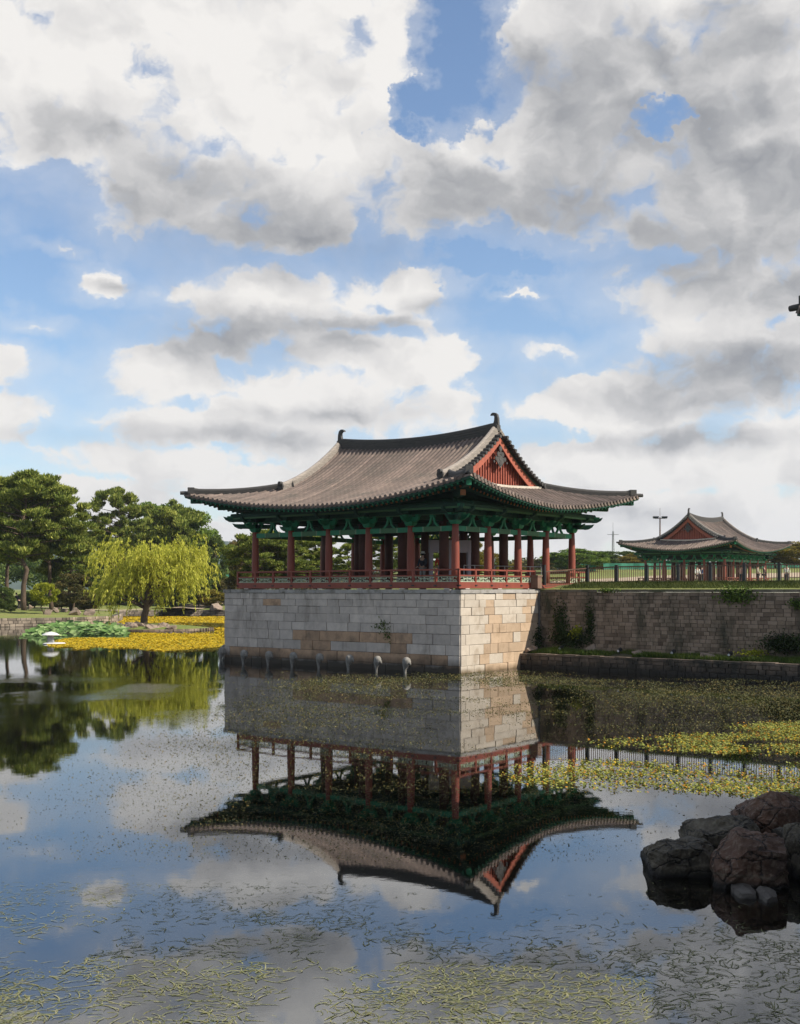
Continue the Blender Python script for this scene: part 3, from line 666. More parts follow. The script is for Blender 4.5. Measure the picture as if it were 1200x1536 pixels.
    # wind panel above the wall beam, inner beams, ceiling
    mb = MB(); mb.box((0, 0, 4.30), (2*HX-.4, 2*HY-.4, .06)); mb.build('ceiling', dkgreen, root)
    mb = MB()
    for x in cxs[1:-1]: mb.beam((x, -HY+.2, 3.35), (x, HY-.2, 3.35), .2, .32)
    for y in cys[1:-1]: mb.beam((-HX+.2, y, 3.72), (HX-.2, y, 3.72), .2, .34)
    mb.build('inner_beams', dkgreen, root)
    # floor, fascia, railing
    R0 = .68; fx, fy = HX+R0, HY+R0
    mb = MB(); mb.box((0, 0, .24), (2*fx-.1, 2*fy-.1, .14)); mb.build('floor', wood, root)
    mb = MB()
    for s_ in (-1, 1): mb.box((s_*fx, 0, .18), (.1, 2*fy+.1, .26)); mb.box((0, s_*fy, .18), (2*fx-.1, .1, .26))
    mb.build('fascia', red, root)
    mb = MB()
    for y in lin(-HY, HY, 6): mb.box((-fx+.1, y, .03), (.3, .34, .05)); mb.box((fx-.1, y, .03), (.3, .34, .05))
    for x in lin(-HX, HX, 5): mb.box((x, -fy+.1, .03), (.34, .3, .05)); mb.box((x, fy-.1, .03), (.34, .3, .05))
    mb.build('footing', granite, root)
    XE = .55       # the railing stops where the steps come up
    rail = None
    runs = [((-fx, fy), (-fx, -fy)), ((-fx, -fy), (XE, -fy)), ((-fx, fy), (fx, fy)), ((fx, fy), (fx, -fy)), ((fx-2.2, -fy), (fx, -fy))]
    mb = MB()
    for p, q in runs:
        p, q = Vector((*p, 0)), Vector((*q, 0))
        for z, w_, h in ((.95, .10, .075), (.665, .09, .07), (.33, .09, .05)): mb.beam(p+Vector((0, 0, z)), q+Vector((0, 0, z)), w_, h)
    rail = mb.build('railing', red, root)
    for p, q in runs:
        p, q = Vector((*p, 0)), Vector((*q, 0)); L_ = (q-p).length; n = max(1, round(L_/1.36)); d = (q-p).normalized()
        for k in range(n+1):
            c = p+d*L_*k/n; mb = MB(); mb.box((c.x, c.y, .52), (.11, .11, .86)); mb.box((c.x, c.y, .985), (.14, .14, .03)); mb.box((c.x, c.y, .19), (.16, .16, .06), 1)
            mb.build('post', [red, iron], rail)
            if k < n:
                e = p+d*L_*(k+1)/n; a_ = c+d*.06; W_ = (e-c).length-.12; mb = MB(); th = .03
                def bar(x0, z0, x1, z1): mb.beam(a_+d*x0*W_+Vector((0, 0, z0)), a_+d*x1*W_+Vector((0, 0, z1)), .035, th, up=(0, 0, 1) if z0 == z1 else (d.x, d.y, 0))
                bar(0, .375, 1, .375); bar(0, .615, 1, .615); bar(.08, .455, .34, .455); bar(.22, .535, .78, .535); bar(.66, .455, .92, .455); bar(.42, .455, .58, .455)
                for x_, z0, z1 in ((.08, .375, .455), (.08, .535, .615), (.34, .455, .535), (.22, .535, .615), (.5, .375, .455), (.5, .535, .615), (.66, .455, .535), (.92, .375, .455), (.78, .535, .615), (.92, .535, .615), (.2, .375, .455), (.8, .375, .455)):
                    bar(x_, z0, x_, z1)
                mb.build('lattice_panel', pale, rail)
    return root
pav = make_pavilion('pavilion', 'large tiled pavilion with red columns and green eaves on the stone platform')
ctr = W3(LA/2, LB/2, 4.0); pav.location = ctr; pav.rotation_euler = (0, 0, ROT)
p2 = copy_tree(pav); p2.location = (38.49, 145.6, 4.42); p2.rotation_euler = (0, 0, math.radians(-39.25)); p2.scale = (.9045, .9045, 1.013)
p2['label'] = 'smaller tiled pavilion with dark red gable behind the black fence'
# third pavilion: only the tip of one eave enters the picture, at the upper right
p3 = copy_tree(pav); e1 = Vector((-.087, -.996, 0)); e2 = Vector((.996, -.087, 0)); K3 = .56
# its (-x,+y) eave corner is the visible tip; local +y = -e1, local +x = e2
r3 = math.atan2(e2.y, e2.x); tipl = S(-EX, EY)
cr, sr = math.cos(r3), math.sin(r3); TY = 20.5; tipw = Vector((PX(1195, TY), TY, PZ(462, TY)))
p3.rotation_euler = (0, 0, r3); p3.scale = (K3,)*3; p3.location = tipw-K3*Vector((tipl.x*cr-tipl.y*sr, tipl.x*sr+tipl.y*cr, tipl.z))
mb = MB(); z3 = p3.location.z; pl3 = empty('stone_platform', (p3.location.x, p3.location.y, 0), r3, 'stone platform carrying the near pavilion just outside the right edge', 'platform')
mb.box((0, 0, z3/2-.5), (2*HX*K3+1.2, 2*HY*K3+1.2, z3+.98)); mb.build('core', joint, pl3); wx, wy = HX*K3+.62, HY*K3+.62; zz = np.linspace(-.6, z3-.02, 12)
for nm_, p0_, d_, n__, L__ in ((1, (-wx, -wy, 0), (1, 0, 0), (0, -1, 0), 2*wx), (2, (-wx, -wy, 0), (0, 1, 0), (-1, 0, 0), 2*wy), (3, (-wx, wy, 0), (1, 0, 0), (0, 1, 0), 2*wx), (4, (wx, -wy, 0), (0, 1, 0), (1, 0, 0), 2*wy)):
    mb = MB(); blockwall(mb, p0_, d_, n__, list(zip(zz[:-1], zz[1:])), L__, (.8, 1.6), lambda *a: 0, seed=nm_+50); mb.build('wall_face', granite, pl3)
p3['label'] = 'near pavilion of which only a dark eave tile shows at upper right edge'
# ---------------------------------------------------------------- fence
brownmetal = M('brown_metal', (.16, .085, .05), (.12, .06, .035), rough=.5)
fpts = [W3(-1.15, 6.45, 4.02), W3(-2.45, 8.73, 4.22)]
k = 1
while k < 14: fpts.append(W3(-2.45-1.72*k, 8.73, 4.28)); k += 1
root = empty('metal_fence', fpts[1], 0, 'low brown metal bar fence with black posts along the top of the retaining wall', 'fence')
inv = -Vector(fpts[1])
for i, p in enumerate(fpts):
    q = Vector(p)+inv; mb = MB(); hh = 1.02
    mb.box((q.x, q.y, hh/2), (.13, .13, hh), 0, rz=ROT); mb.box((q.x, q.y, hh+.02), (.15, .15, .04), 0, rz=ROT); mb.build('post', iron, root)
    if i+1 < len(fpts):
        e = Vector(fpts[i+1])+inv; d = (e-q); L_ = d.length; d = d/L_; mb = MB(); a_ = q+d*.06; b_ = e-d*.06
        for z, w_ in ((.90, .06), (.12, .035)): mb.beam(a_+Vector((0, 0, z)), b_+Vector((0, 0, z)), .05, w_)
        n = int(L_/.115)
        for k in range(1, n): c = q+(e-q)*k/n; mb.box((c.x, c.y, c.z+.5), (.028, .028, .80), 0, rz=ROT)
        mb.build('bar_panel', brownmetal, root)
mb = MB(); p = W3(-.95, 6.0, 4.0); mb.box((p.x, p.y, 4.36), (.42, .42, .62), rz=ROT, taper=.94); mb.box((p.x, p.y, 4.70), (.47, .47, .08), rz=ROT)
tag(mb.build('stone_post', M('post_stone', (.22, .13, .09), (.15, .09, .06), bump=.3)), 'squat brown stone post between the red railing and the metal fence', 'post')

# ---------------------------------------------------------------- leaves
def rndunit(n):
    v = RNG.normal(size=(n, 3)); return v/np.linalg.norm(v, axis=1)[:, None]
def leafquads(C, dirs, L, Wd, side=None):
    """C centres (n,3), dirs (n,3) long axis, L, Wd arrays -> n*4 verts"""
    n = len(C); r = rndunit(n) if side is None else side
    s = np.cross(dirs, r); s /= np.linalg.norm(s, axis=1)[:, None]+1e-9
    a = dirs*(np.asarray(L).reshape(-1, 1)/2); b = s*(np.asarray(Wd).reshape(-1, 1)/2)
    return np.stack([C-a-b*.6, C-a*.2+b*1.0, C+a+b*.15, C+a*.1-b*1.1], 1).reshape(-1, 3)
def clumps(centers, radii, per, lsize, up=.0, out=.5, shell_=.55, asp=.5):
    V = []
    for c, r in zip(centers, radii):
        n = int(per*max(.3, (r[0]*r[1]*r[2])**(1/3)**1)); u = rndunit(n); k = RNG.uniform(shell_, 1.0, (n, 1))**.7*RNG.uniform(.85, 1.12, (n, 1))
        P = np.array(c)+u*k*np.array(r)
        d = u*out+rndunit(n)*.7+np.array([0, 0, up]); d /= np.linalg.norm(d, axis=1)[:, None]
        V.append(leafquads(P, d, RNG.uniform(.7, 1.3, n)*lsize, RNG.uniform(.7, 1.2, n)*lsize*asp))
    return np.concatenate(V)
def leafmat(name, c1, c2, c3, tr=.25):
    if name in MATS: return MATS[name]
    m = bpy.data.materials.new(name); t = nt(m); MATS[name] = m
    isl = N(t, 'ShaderNodeNewGeometry').outputs['Random Per Island']
    n = noise_(t, coords(t), .55, 3)
    f = math_(t, 'MULTIPLY_ADD', isl, .55, math_(t, 'MULTIPLY_ADD', n, 1.1, -.32))
    col = ramp(t, f, [(.1, c1), (.5, c2), (.92, c3)])
    b = N(t, 'ShaderNodeBsdfPrincipled', ins={'Base Color': col, 'Roughness': .75, 'Specular IOR Level': .2})
    tl = N(t, 'ShaderNodeBsdfTranslucent', ins={'Color': col})
    N(t, 'ShaderNodeOutputMaterial', ins={0: N(t, 'ShaderNodeMixShader', ins={0: tr, 1: b.outputs[0], 2: tl.outputs[0]}).outputs[0]})
    return m
bark = M('bark', (.13, .09, .06), (.06, .042, .03), rough=.95, nscale=3, stretch=(1, 1, .3), bump=.8, bscale=8)
Lpine = leafmat('pine_needles', (.04, .075, .014), (.17, .22, .035), (.50, .51, .12))
Ldark = leafmat('dark_leaves', (.03, .06, .014), (.08, .125, .025), (.18, .22, .05))
Lbroad = leafmat('broad_leaves', (.06, .12, .018), (.14, .22, .035), (.27, .34, .06))
Lwillow = leafmat('willow_leaves', (.26, .29, .03), (.48, .49, .06), (.74, .70, .15), .4)
Lyel = leafmat('yellow_leaves', (.10, .10, .02), (.20, .17, .025), (.36, .25, .04))
Lbright = leafmat('bright_leaves', (.13, .17, .012), (.26, .29, .02), (.42, .42, .04), .35)
Lrust = leafmat('rust_leaves', (.05, .06, .02), (.10, .10, .03), (.22, .15, .05))
def treebase(name, loc, label, cat='tree', group=None, rz=0, sc=1):
    return empty(name, loc, rz, label, cat, group, sc)
def limbs(mb, base, top, r0, r1, rr, n=6, wob=.3):
    base, top = Vector(base), Vector(top); P = []; R_ = []
    for i in range(n+1):
        f = i/n; p = base.lerp(top, f); k = wob*math.sin(f*math.pi)
        P.append(p+Vector((rr.uniform(-k, k), rr.uniform(-k, k), 0))); R_.append(r0+(r1-r0)*f)
    mb.tube(P, R_, 7); return P
def pine_mesh(seed, H=17, W_=7, base=.33, npad=46, lean=0.0, per=420):
    rr = random.Random(seed); mb = MB()
    top = (lean*H, rr.uniform(-.6, .6), H*.93); T = limbs(mb, (0, 0, -.3), top, .34*H/17, .07, rr, 9, .55)
    cs = []; rs = []
    for i in range(npad):
        f = base+(1-base)*((i+rr.random())/npad); k = min(int(f*9), 8); o = T[k].lerp(T[k+1], f*9-k)
        prof = (math.sin(math.pi*min(1, (1-f)/(1-base)*.80+.12)))**.7
        L_ = W_*.5*prof*rr.uniform(.35, 1.08)*2*.62; an = rr.uniform(0, 2*math.pi)
        e = o+Vector((math.cos(an)*L_, math.sin(an)*L_, rr.uniform(.1, .9)+L_*.12))
        limbs(mb, o, e, .09*(1-f)+.05, .025, rr, 4, .22)
        s = rr.uniform(.5, .95)*(W_/7)
        for q in range(rr.choice((3, 4, 5))):
            off = Vector((rr.uniform(-1, 1), rr.uniform(-1, 1), rr.uniform(-.2, .6)))*s*1.35
            cs.append(tuple(e+off)); rs.append((s*rr.uniform(.7, 1.1), s*rr.uniform(.7, 1.1), s*rr.uniform(.30, .5)))
    V = clumps(cs, rs, per*.75, .58, up=.9, out=.8, shell_=.1, asp=.24)
    return mb.mesh('trunk', bark, True), npmesh('crown', V, 4, Lpine)
def broad_mesh(seed, H=11, W_=8, mat_=None, base=.25, n=46, per=330, ls=.36, rad=1.1):
    rr = random.Random(seed); mb = MB(); T = limbs(mb, (0, 0, -.3), (rr.uniform(-.5, .5), 0, H*.8), .22*H/11, .05, rr, 6, .3)
    cs = []; rs = []
    for i in range(n):
        u = Vector((rr.gauss(0, 1), rr.gauss(0, 1), rr.gauss(0, 1))).normalized()*rr.uniform(.55, 1)**.5
        c = Vector((u.x*W_/2*.85, u.y*W_/2*.85, H*(base+(1-base)*(.5+.46*u.z)))); s = rad*rr.uniform(.6, 1.25)
        c.x += rr.uniform(-.3, .3); cs.append(tuple(c)); rs.append((s, s, s*.75))
        if i % 3 == 0: limbs(mb, T[min(5, 2+int(3*(c.z/H)))], c, .07, .02, rr, 3, .2)
    V = clumps(cs, rs, per, ls, up=.2, out=.6, shell_=.35)
    return mb.mesh('trunk', bark, True), npmesh('crown', V, 4, mat_ or Lbroad)
def plant_tree(name, meshes, x, y, label, rz=0, sc=1, scz=None, cat='tree', group=None, z=None, crown=None):
    z = gh(x, y)-.05 if z is None else z
    o = empty(name, (x, y, z), rz, label, cat, group); o.scale = (sc, sc, scz or sc)
    link('trunk', meshes[0], o); c = link('crown', meshes[1], o)
    if crown: c.material_slots[0].link = 'OBJECT'; c.material_slots[0].material = crown
    return o
pA, pB, pC = pine_mesh(1, 17, 9.5, .36, 60), pine_mesh(2, 15, 7.5, .40, 44), pine_mesh(5, 14, 8, .35, 46, .05)
bA, bB, bC = broad_mesh(11), broad_mesh(12, 12, 7, base=.2), broad_mesh(13, 9, 9, base=.12, n=60)
def at(u, Y): return PX(u, Y), Y
def TR(name, ms, u, Y, topv, mh, label, rz=0, wid=1.0, **kw):
    x, y = at(u, Y); z = gh(x, y)-.05; sc = (PZ(topv, Y)-z)/mh
    return plant_tree(name, ms, x, y, label, rz, sc*wid, sc, z=z, **kw)
# left bank
TR('pine_tree', pA, 36, 140, 702, 17.6, 'tallest broad pine on the left bank, its double trunk dark over the lawn', .4, 1.08)
TR('pine_tree', pB, 78, 147, 712, 15.6, 'tall pine close behind the tallest pine, leaning towards the willow', 2.0, .95)
TR('pine_tree', pC, -30, 143, 716, 14.8, 'pine cut by the left edge of the photo', 1.1, 1.1)
TR('pine_tree', pA, 10, 156, 716, 17.6, 'pine with hazy top behind the tallest pine near left edge', 2.9, .9)
TR('pine_tree', pC, 108, 150, 782, 14.8, 'lower dark pine filling the gap between tall pine and willow', 3.3, 1.2)
TR('pine_tree', pB, 178, 186, 726, 15.6, 'lone pine with flat-topped open crown rising above the willow', .2, .8)
TR('pine_tree', pA, 150, 190, 792, 17.6, 'short pine left of the flat-topped pine', 4.2, 1.0)
TR('pine_tree', pC, 262, 184, 750, 14.8, 'dense pine above the right half of the willow', 4.0, 1.0)
TR('pine_tree', pB, 226, 196, 770, 15.6, 'shadowed pine directly behind the willow crown', 5.2, 1.3)
TR('broadleaf_tree', bB, 232, 205, 742, 12.4, 'rounded leafy tree right of the flat-topped pine', 0, 1.0)
TR('broadleaf_tree', bB, 297, 188, 757, 12.4, 'tall bright green leafy tree nearest the pavilion roof tip on the left', 1.9, .85, crown=Lbroad)
TR('broadleaf_tree', bA, 322, 186, 800, 11.3, 'thin dark leafy tree at the edge of the hills gap', 2.6, .6, crown=Ldark)
TR('broadleaf_tree', bC, 160, 184, 838, 9.3, 'low bushy tree in shade left of the willow trunk', .3, 1.0, crown=Ldark)
TR('broadleaf_tree', bA, 110, 142, 858, 11.3, 'small spreading rust-green tree on the lawn between pines and willow', .9, 1.6, crown=Lrust)
TR('broadleaf_tree', bC, 298, 182, 862, 9.3, 'dark low shrub tree right of the willow near the platform', 2.3, 1.1, crown=Ldark)
TR('broadleaf_tree', bC, 336, 186, 866, 9.3, 'brown-green shrub tree touching the platform edge on the left', 1.3, 1.2, crown=Lrust)
TR('broadleaf_tree', bC, 6, 134, 880, 9.3, 'dark shrub at the left edge of the photo on the bank', 2.7, 1.0, crown=Ldark)
TR('small_tree', bC, 16, 133, 905, 9.3, 'low dark green shrub beside the bank wall at far left', 1.7, 1.6, crown=Ldark, cat='shrub')
for i_, (u_, Y_, tv_, cr_, lab_) in enumerate(((128, 150, 885, Lrust, 'russet shrub behind the rust-green tree'), (150, 186, 880, Ldark, 'dark shrub left behind the willow islet'), (176, 184, 884, Lbroad, 'mid green shrub directly left of the willow trunk'),
        (205, 188, 878, Ldark, 'dark shrub behind the willow trunk'), (248, 184, 886, Lrust, 'low russet shrub right behind the willow trunk'), (275, 186, 876, Ldark, 'dark shrub between the willow and the platform'), (316, 181, 884, Lyel, 'yellowish shrub by the far bank near the platform'), (52, 158, 884, Ldark, 'dark shrub behind the tallest pine trunk'), (92, 160, 886, Lrust, 'russet shrub far behind the small yellow-green tree'))):
    TR('shrub', bC, u_, Y_, tv_, 9.3, lab_, u_*.3, 2.0, crown=cr_, cat='shrub')
ym = broad_mesh(31, 4.2, 4.6, Lbright, .32, 30, 380, .26, .6)
TR('small_tree', ym, 66, 132, 873, 4.3, 'small yellow-green tree standing on the bank wall', 0, 1.0)
# trees seen through and behind the pavilion
B_ = [(pA, 395, 118, 792, 'dark pine seen through the first bay of the pavilion', 17.6, 1.2, None), (pB, 440, 122, 800, 'pine seen through the second bay of the pavilion', 15.6, 1.4, None),
      (pC, 478, 128, 798, 'pine seen behind the third red column from the left', 14.8, 1.4, None), (pB, 520, 120, 812, 'sunlit pine in the third bay of the pavilion', 15.6, 1.3, None),
      (pA, 575, 125, 800, 'pine behind the centre of the pavilion hall', 17.6, 1.3, None), (pC, 620, 118, 806, 'pine behind the visitors in the pavilion', 14.8, 1.4, None),
      (pB, 668, 122, 800, 'pine behind the notice frame in the pavilion', 15.6, 1.4, None), (bB, 712, 118, 808, 'leafy yellowing tree behind the sunny end of the pavilion', 12.4, 1.0, Lyel),
      (bA, 372, 130, 802, 'autumn tinted tree left of the first pavilion column', 11.3, 1.0, Lrust), (bA, 742, 112, 828, 'thin tree between the right columns', 11.3, .8, Lyel)]
for i, (ms, u, Y, tv, lab, mh, wd, cr_) in enumerate(B_): TR('pine_tree' if ms in (pA, pB, pC) else 'broadleaf_tree', ms, u, Y, tv, mh, lab, i*1.3, wd, crown=cr_)
# trees along the field on the right
R_T = [(bC, 770, 210, 846, 'low yellow-green tree between the last columns', Lyel, 1.5), (bA, 812, 215, 838, 'olive round tree right of the fourth column', Lrust, 1.6), (bC, 866, 205, 822, 'big olive round tree just right of the main pavilion', Lbroad, 1.7),
       (bB, 904, 225, 824, 'dark round tree below the radio mast', Ldark, 1.4), (bA, 935, 230, 826, 'dark tree between mast and second pavilion', Ldark, 1.5), (bC, 962, 215, 828, 'yellowing tree at the left eave of the second pavilion', Lyel, 1.5),
       (bC, 1000, 220, 842, 'low tree seen under the second pavilion roof, left part', Lyel, 1.5), (bB, 1060, 235, 842, 'tree hidden mostly by the second pavilion', Lrust, 1.5), (bC, 1126, 200, 834, 'orange-yellow tree right of the second pavilion columns', Lyel, 1.6),
       (bA, 1162, 195, 820, 'orange-yellow tree under the right eave tip of the second pavilion', Lyel, 1.6), (bC, 1202, 190, 812, 'yellow autumn tree at the right edge of the photo', Lyel, 1.5), (bB, 840, 240, 832, 'far dark tree behind the big olive tree', Ldark, 1.5), (bB, 738, 235, 842, 'far green tree behind the second right column', Lbroad, 1.6)]
for i, (ms, u, Y, tv, lab, cr_, wd) in enumerate(R_T): TR('broadleaf_tree', ms, u, Y, tv, {bA: 11.3, bB: 12.4, bC: 9.3}[ms], lab, i*1.7, wd*1.9, crown=cr_)

# willow on its islet
ix, iy = onwater(217, 947)
def islet():
    mb = MB(); rr = random.Random(5); n = 40; rings = []
    for k, (f, z) in enumerate(((1.0, -.6), (1.0, .28), (.93, .36), (.6, .55), (.2, .72), (.02, .75))):
        rings.append([(ix+.8+f*(5.2+.5*math.sin(3*j*2*math.pi/n))*math.cos(j*2*math.pi/n), iy+f*4.0*math.sin(j*2*math.pi/n), z) for j in range(n+1)])
    mb.grid(rings); return mb.build('islet', grass, smooth=True)
tag(islet(), kind='structure')
mb = MB(); rr = random.Random(9)
for j in range(70):
    an = j*2*math.pi/70; r = 1.0
    for z in (-.02, .20): mb.box((ix+.8+(5.25+.5*math.sin(3*an))*math.cos(an), iy+4.05*math.sin(an), z+.02), (rr.uniform(.5, .62), rr.uniform(.3, .42), .2), rz=an+math.pi/2+rr.uniform(-.1, .1))
tag(mb.build('edging_wall', oldstone), 'low ring of edging stones round the willow islet', 'low wall')
def rockmesh(seed, size, rough=.16, sub=2, cuts=9):
    import bmesh
    rr = random.Random(seed); bm = bmesh.new()
    for _ in range(cuts+6):
        u = Vector((rr.gauss(0, 1), rr.gauss(0, 1), rr.gauss(0, 1))).normalized()*rr.uniform(.8, 1.05)
        bm.verts.new(u)
    r = bmesh.ops.convex_hull(bm, input=bm.verts); bmesh.ops.delete(bm, geom=[v for v in bm.verts if not v.link_faces], context='VERTS')
    bmesh.ops.triangulate(bm, faces=bm.faces); bmesh.ops.subdivide_edges(bm, edges=bm.edges, cuts=sub*2, use_grid_fill=True)
    for v in bm.verts:
        p = v.co*1.7+Vector((seed, 0, 0)); v.co += v.co*(noise.fractal(p, 1.0, 2.0, 4)*rough+noise.noise(p*4)*rough*.3)
    me = bpy.data.meshes.new('rock'); bm.to_mesh(me); bm.free(); me.transform(Matrix.Diagonal((*size, 1))); return me
stone2 = M('rock_stone', (.34, .26, .20), (.20, .15, .12), rough=.9, nscale=1.5, bump=.7, bscale=5, dirt=(.09, .09, .05), dirt_scale=1.2)
for i, (u, v, s_, lab) in enumerate(((178, 936, .9, 'angular rock at the left end of the willow islet'), (196, 938, 1.1, 'broad rock left of the willow trunk'), (212, 941, 1.25, 'pinkish rock in front of the willow trunk'),
        (229, 937, .8, 'rock just right of the willow trunk'), (238, 939, .7, 'flat pale rock on the islet'), (247, 934, .95, 'upright grey rock right on the islet'), (258, 938, .6, 'small rock at the right end of the islet'))):
    Y = iy-3.2+(i % 3)*.7; o = link('rock', rockmesh(40+i, (s_, s_*.8, s_*.62))); o.data.materials.append(stone2); o.location = (PX(u, Y), Y, .45); o.rotation_euler = (0, 0, i*1.1); tag(o, lab, 'rock', 'rocks around the willow')
wr = random.Random(77); mb = MB(); T1 = limbs(mb, (0, 0, -.2), (.5, 0, 3.2), .38, .26, wr, 6, .12)
ends = []
for i in range(26):
    an = i*2.4; R1 = wr.uniform(.8, 3.9); e = Vector((.8+math.cos(an)*R1*1.25, math.sin(an)*R1*.9, wr.uniform(3.7, 7.6)-R1*.22)); limbs(mb, T1[-1] if i % 4 else T1[3], e, .13, .03, wr, 5, .25); ends.append(e)
VV = []
for i in range(2100):
    e = ends[i % len(ends)]; s = e+Vector((wr.gauss(0, .75), wr.gauss(0, .75), wr.gauss(.25, .55)))
    if i % 5 == 0: s.z -= wr.uniform(.8, 2.2)
    an = math.atan2(s.y, s.x-.8)+wr.gauss(0, .5); r_out = wr.uniform(.1, .9); L_ = wr.uniform(.35, 1.35)*(.8+.35*(Vector((s.x-.8, s.y)).length/5)); n = int(L_*19)
    f = np.linspace(0, 1, n)[:, None]
    P = np.array(s)+np.hstack([np.cos(an)*r_out*f**.6, np.sin(an)*r_out*f**.6, .35*np.sin(f*2.2)-L_*f**1.5])
    P += RNG.normal(0, .05, P.shape); d = np.hstack([np.full((n, 1), .25*np.cos(an)), np.full((n, 1), .25*np.sin(an)), -.6-f])+RNG.normal(0, .33, P.shape); d /= np.linalg.norm(d, axis=1)[:, None]
    VV.append(leafquads(P, d, RNG.uniform(.2, .36, n), RNG.uniform(.05, .09, n)))
willow = empty('willow_tree', (ix-.1, iy, .55), 0, 'yellow-green weeping willow on the rocky islet in the pond', 'tree'); link('trunk', mb.mesh('trunk', bark, True), willow); link('crown', npmesh('crown', np.concatenate(VV), 4, Lwillow), willow)
willow.scale = (1.0, 1.05, 1.04)

# bank edging walls (left)
def edgewall(name, pts, z1, label, seed, z0=-.6, courses=3):
    root = empty(name, (*pts[0], 0), 0, label, 'low wall'); o = Vector((*pts[0], 0)); mb = MB(); cb = MB()
    for a_, b_ in zip(pts[:-1], pts[1:]):
        a_, b_ = Vector((*a_, 0))-o, Vector((*b_, 0))-o; d = (b_-a_); L_ = d.length; d.normalize(); n_ = Vector((d.y, -d.x, 0))
        zs = [z0]+list(np.linspace(0, z1, courses+1)); blockwall(mb, a_-n_*-.0, d, n_, list(zip(zs[:-1], zs[1:])), L_, (.35, .95), lambda *q: 0, gap=.05, proud=.07, seed=seed, jit=.04)
        c = (a_+b_)/2-n_*.25; cb.box((c.x, c.y, (z0+z1)/2-.02), (L_, .5, z1-z0-.02), rz=math.atan2(d.y, d.x))
    mb.build('wall_face', bankstone, root); cb.build('core', joint, root)
bankstone = M('bank_stone', (.36, .30, .23), (.20, .16, .12), rough=.9, nscale=.8, rnd=.35, bump=.5, bscale=6, dirt=(.08, .075, .05), dirt_scale=.5, wet=(.2, (.06, .05, .035)), world=True)
edgewall('bank_wall', POND[1:6], .95, 'rough stone edging wall of the left bank below the lawn', 31)
edgewall('bank_wall', POND[5:9], .90, 'far stone edging wall behind the yellow water plants', 32)
# boulders and stumps on the lawn
for i, (u, v, Y, s_, lab) in enumerate(((111, 918, 133, .85, 'pale squared boulder on the lawn below the rust-green tree'), (134, 919, 134, .8, 'second pale boulder near the bank tip'), (83, 914, 136, .55, 'small light rock behind the little yellow tree'),
        (72, 922, 131, .7, 'dark rock beside the little yellow tree trunk'), (45, 905, 146, .6, 'rock under the tallest pine'), (96, 908, 142, .5, 'small rock in the middle of the lawn'), (323, 921, 176, 1.3, 'pale rocks heap by the far bank at the platform edge'), (182, 912, 186, .7, 'rock under the trees left of the willow'))):
    o = link('rock', rockmesh(60+i, (s_, s_*.8, s_*.75))); o.data.materials.append(stone2); x = PX(u, Y); o.location = (x, Y, gh(x, Y)+s_*.35); tag(o, lab, 'rock', 'rocks on the left bank')
# beige path strips on the left bank and the right field
path = M('path', (.46, .36, .25), (.38, .30, .2), rough=.9, nscale=.6)
def strip(pts, wd, dz=.03):
    mb = MB(); rows_ = []
    for i in range(len(pts)-1):
        a_, b_ = Vector(pts[i]), Vector(pts[i+1]); n = max(2, int((b_-a_).length/3)); d = (b_-a_).normalized(); q = Vector((-d.y, d.x))
        for k in range(n+1):
            c = a_.lerp(b_, k/n); rows_.append([(*(c+q*s_*wd/2), 0) for s_ in (-1, 1)])
    rows_ = [[(x, y, gh(x, y)+.10) for x, y, _ in r] for r in rows_]; mb.grid(rows_); return mb
tag(strip([(-80, 158), (-52, 163), (-34, 168), (-30, 200)], 5).build('path', path), kind='structure')
tag(strip([(-5, 150), (30, 152), (75, 128), (110, 100)], 14).build('path', path), kind='structure')
tag(strip([(0, 172), (40, 176), (90, 150), (120, 130)], 10).build('path', path), kind='structure')

# far hills, green netting, houses, mast, lamp
hillm = M('hill_forest', (.035, .07, .03), (.02, .045, .02), rough=.95, nscale=.02, bump=1, bscale=.2)
def hill(u0, u1, Y, prof, seed):
    mb = MB(); n = 60; rows_ = []
    for r, f in enumerate((0, .35, .7, 1.0, .7, 0)):
        row_ = []
        for k in range(n+1):
            u = u0+(u1-u0)*k/n; v = np.interp(u, [q[0] for q in prof], [q[1] for q in prof]); Yr = Y*(.8+.1*r)
            z = 3+(PZ(v, Y)-3)*f+Y*.004*noise.fractal(Vector((u*.03, r*.7, seed)), 1, 2, 4)*(f > 0)*(1 if f < 1 else .6); row_.append((PX(u, Y)*(.9+.05*r), Yr, z))
        rows_.append(row_)
    mb.grid(rows_); return mb.build('hills', hillm, smooth=True)
tag(hill(-300, 1500, 2600, [(-300, 845), (150, 818), (250, 800), (330, 805), (400, 830), (560, 850), (700, 838), (740, 834), (790, 842), (900, 862), (1500, 850)], 1), kind='structure')
tag(hill(100, 620, 1500, [(100, 855), (250, 835), (330, 846), (420, 856), (620, 868)], 4), kind='structure')
def clumpband(u0, u1, Y, v, n, seed, wz):
    rr = random.Random(seed); cs = []; rs = []
    for i in range(n):
        u = u0+(u1-u0)*rr.random(); y = Y*rr.uniform(.92, 1.1); x = PX(u, y); h = PZ(v, Y)-gh(x, y); cs.append((x, y, gh(x, y)+h*rr.uniform(.15, .9))); s_ = wz*rr.uniform(.6, 1.2); rs.append((s_, s_, s_*.8))
    return clumps(cs, rs, 55, 1.0, .2, .6, .3)
tag(link('treeline', npmesh('treeline', clumpband(-40, 345, 255, 842, 90, 3, 3.2), 4, Ldark)), 'dark tree belt behind the left bank pines', 'trees', kind='stuff')
tag(link('treeline', npmesh('treeline', clumpband(345, 1230, 300, 846, 260, 4, 2.6), 4, Lrust)), 'low far tree belt behind the field and pavilions', 'trees', kind='stuff')
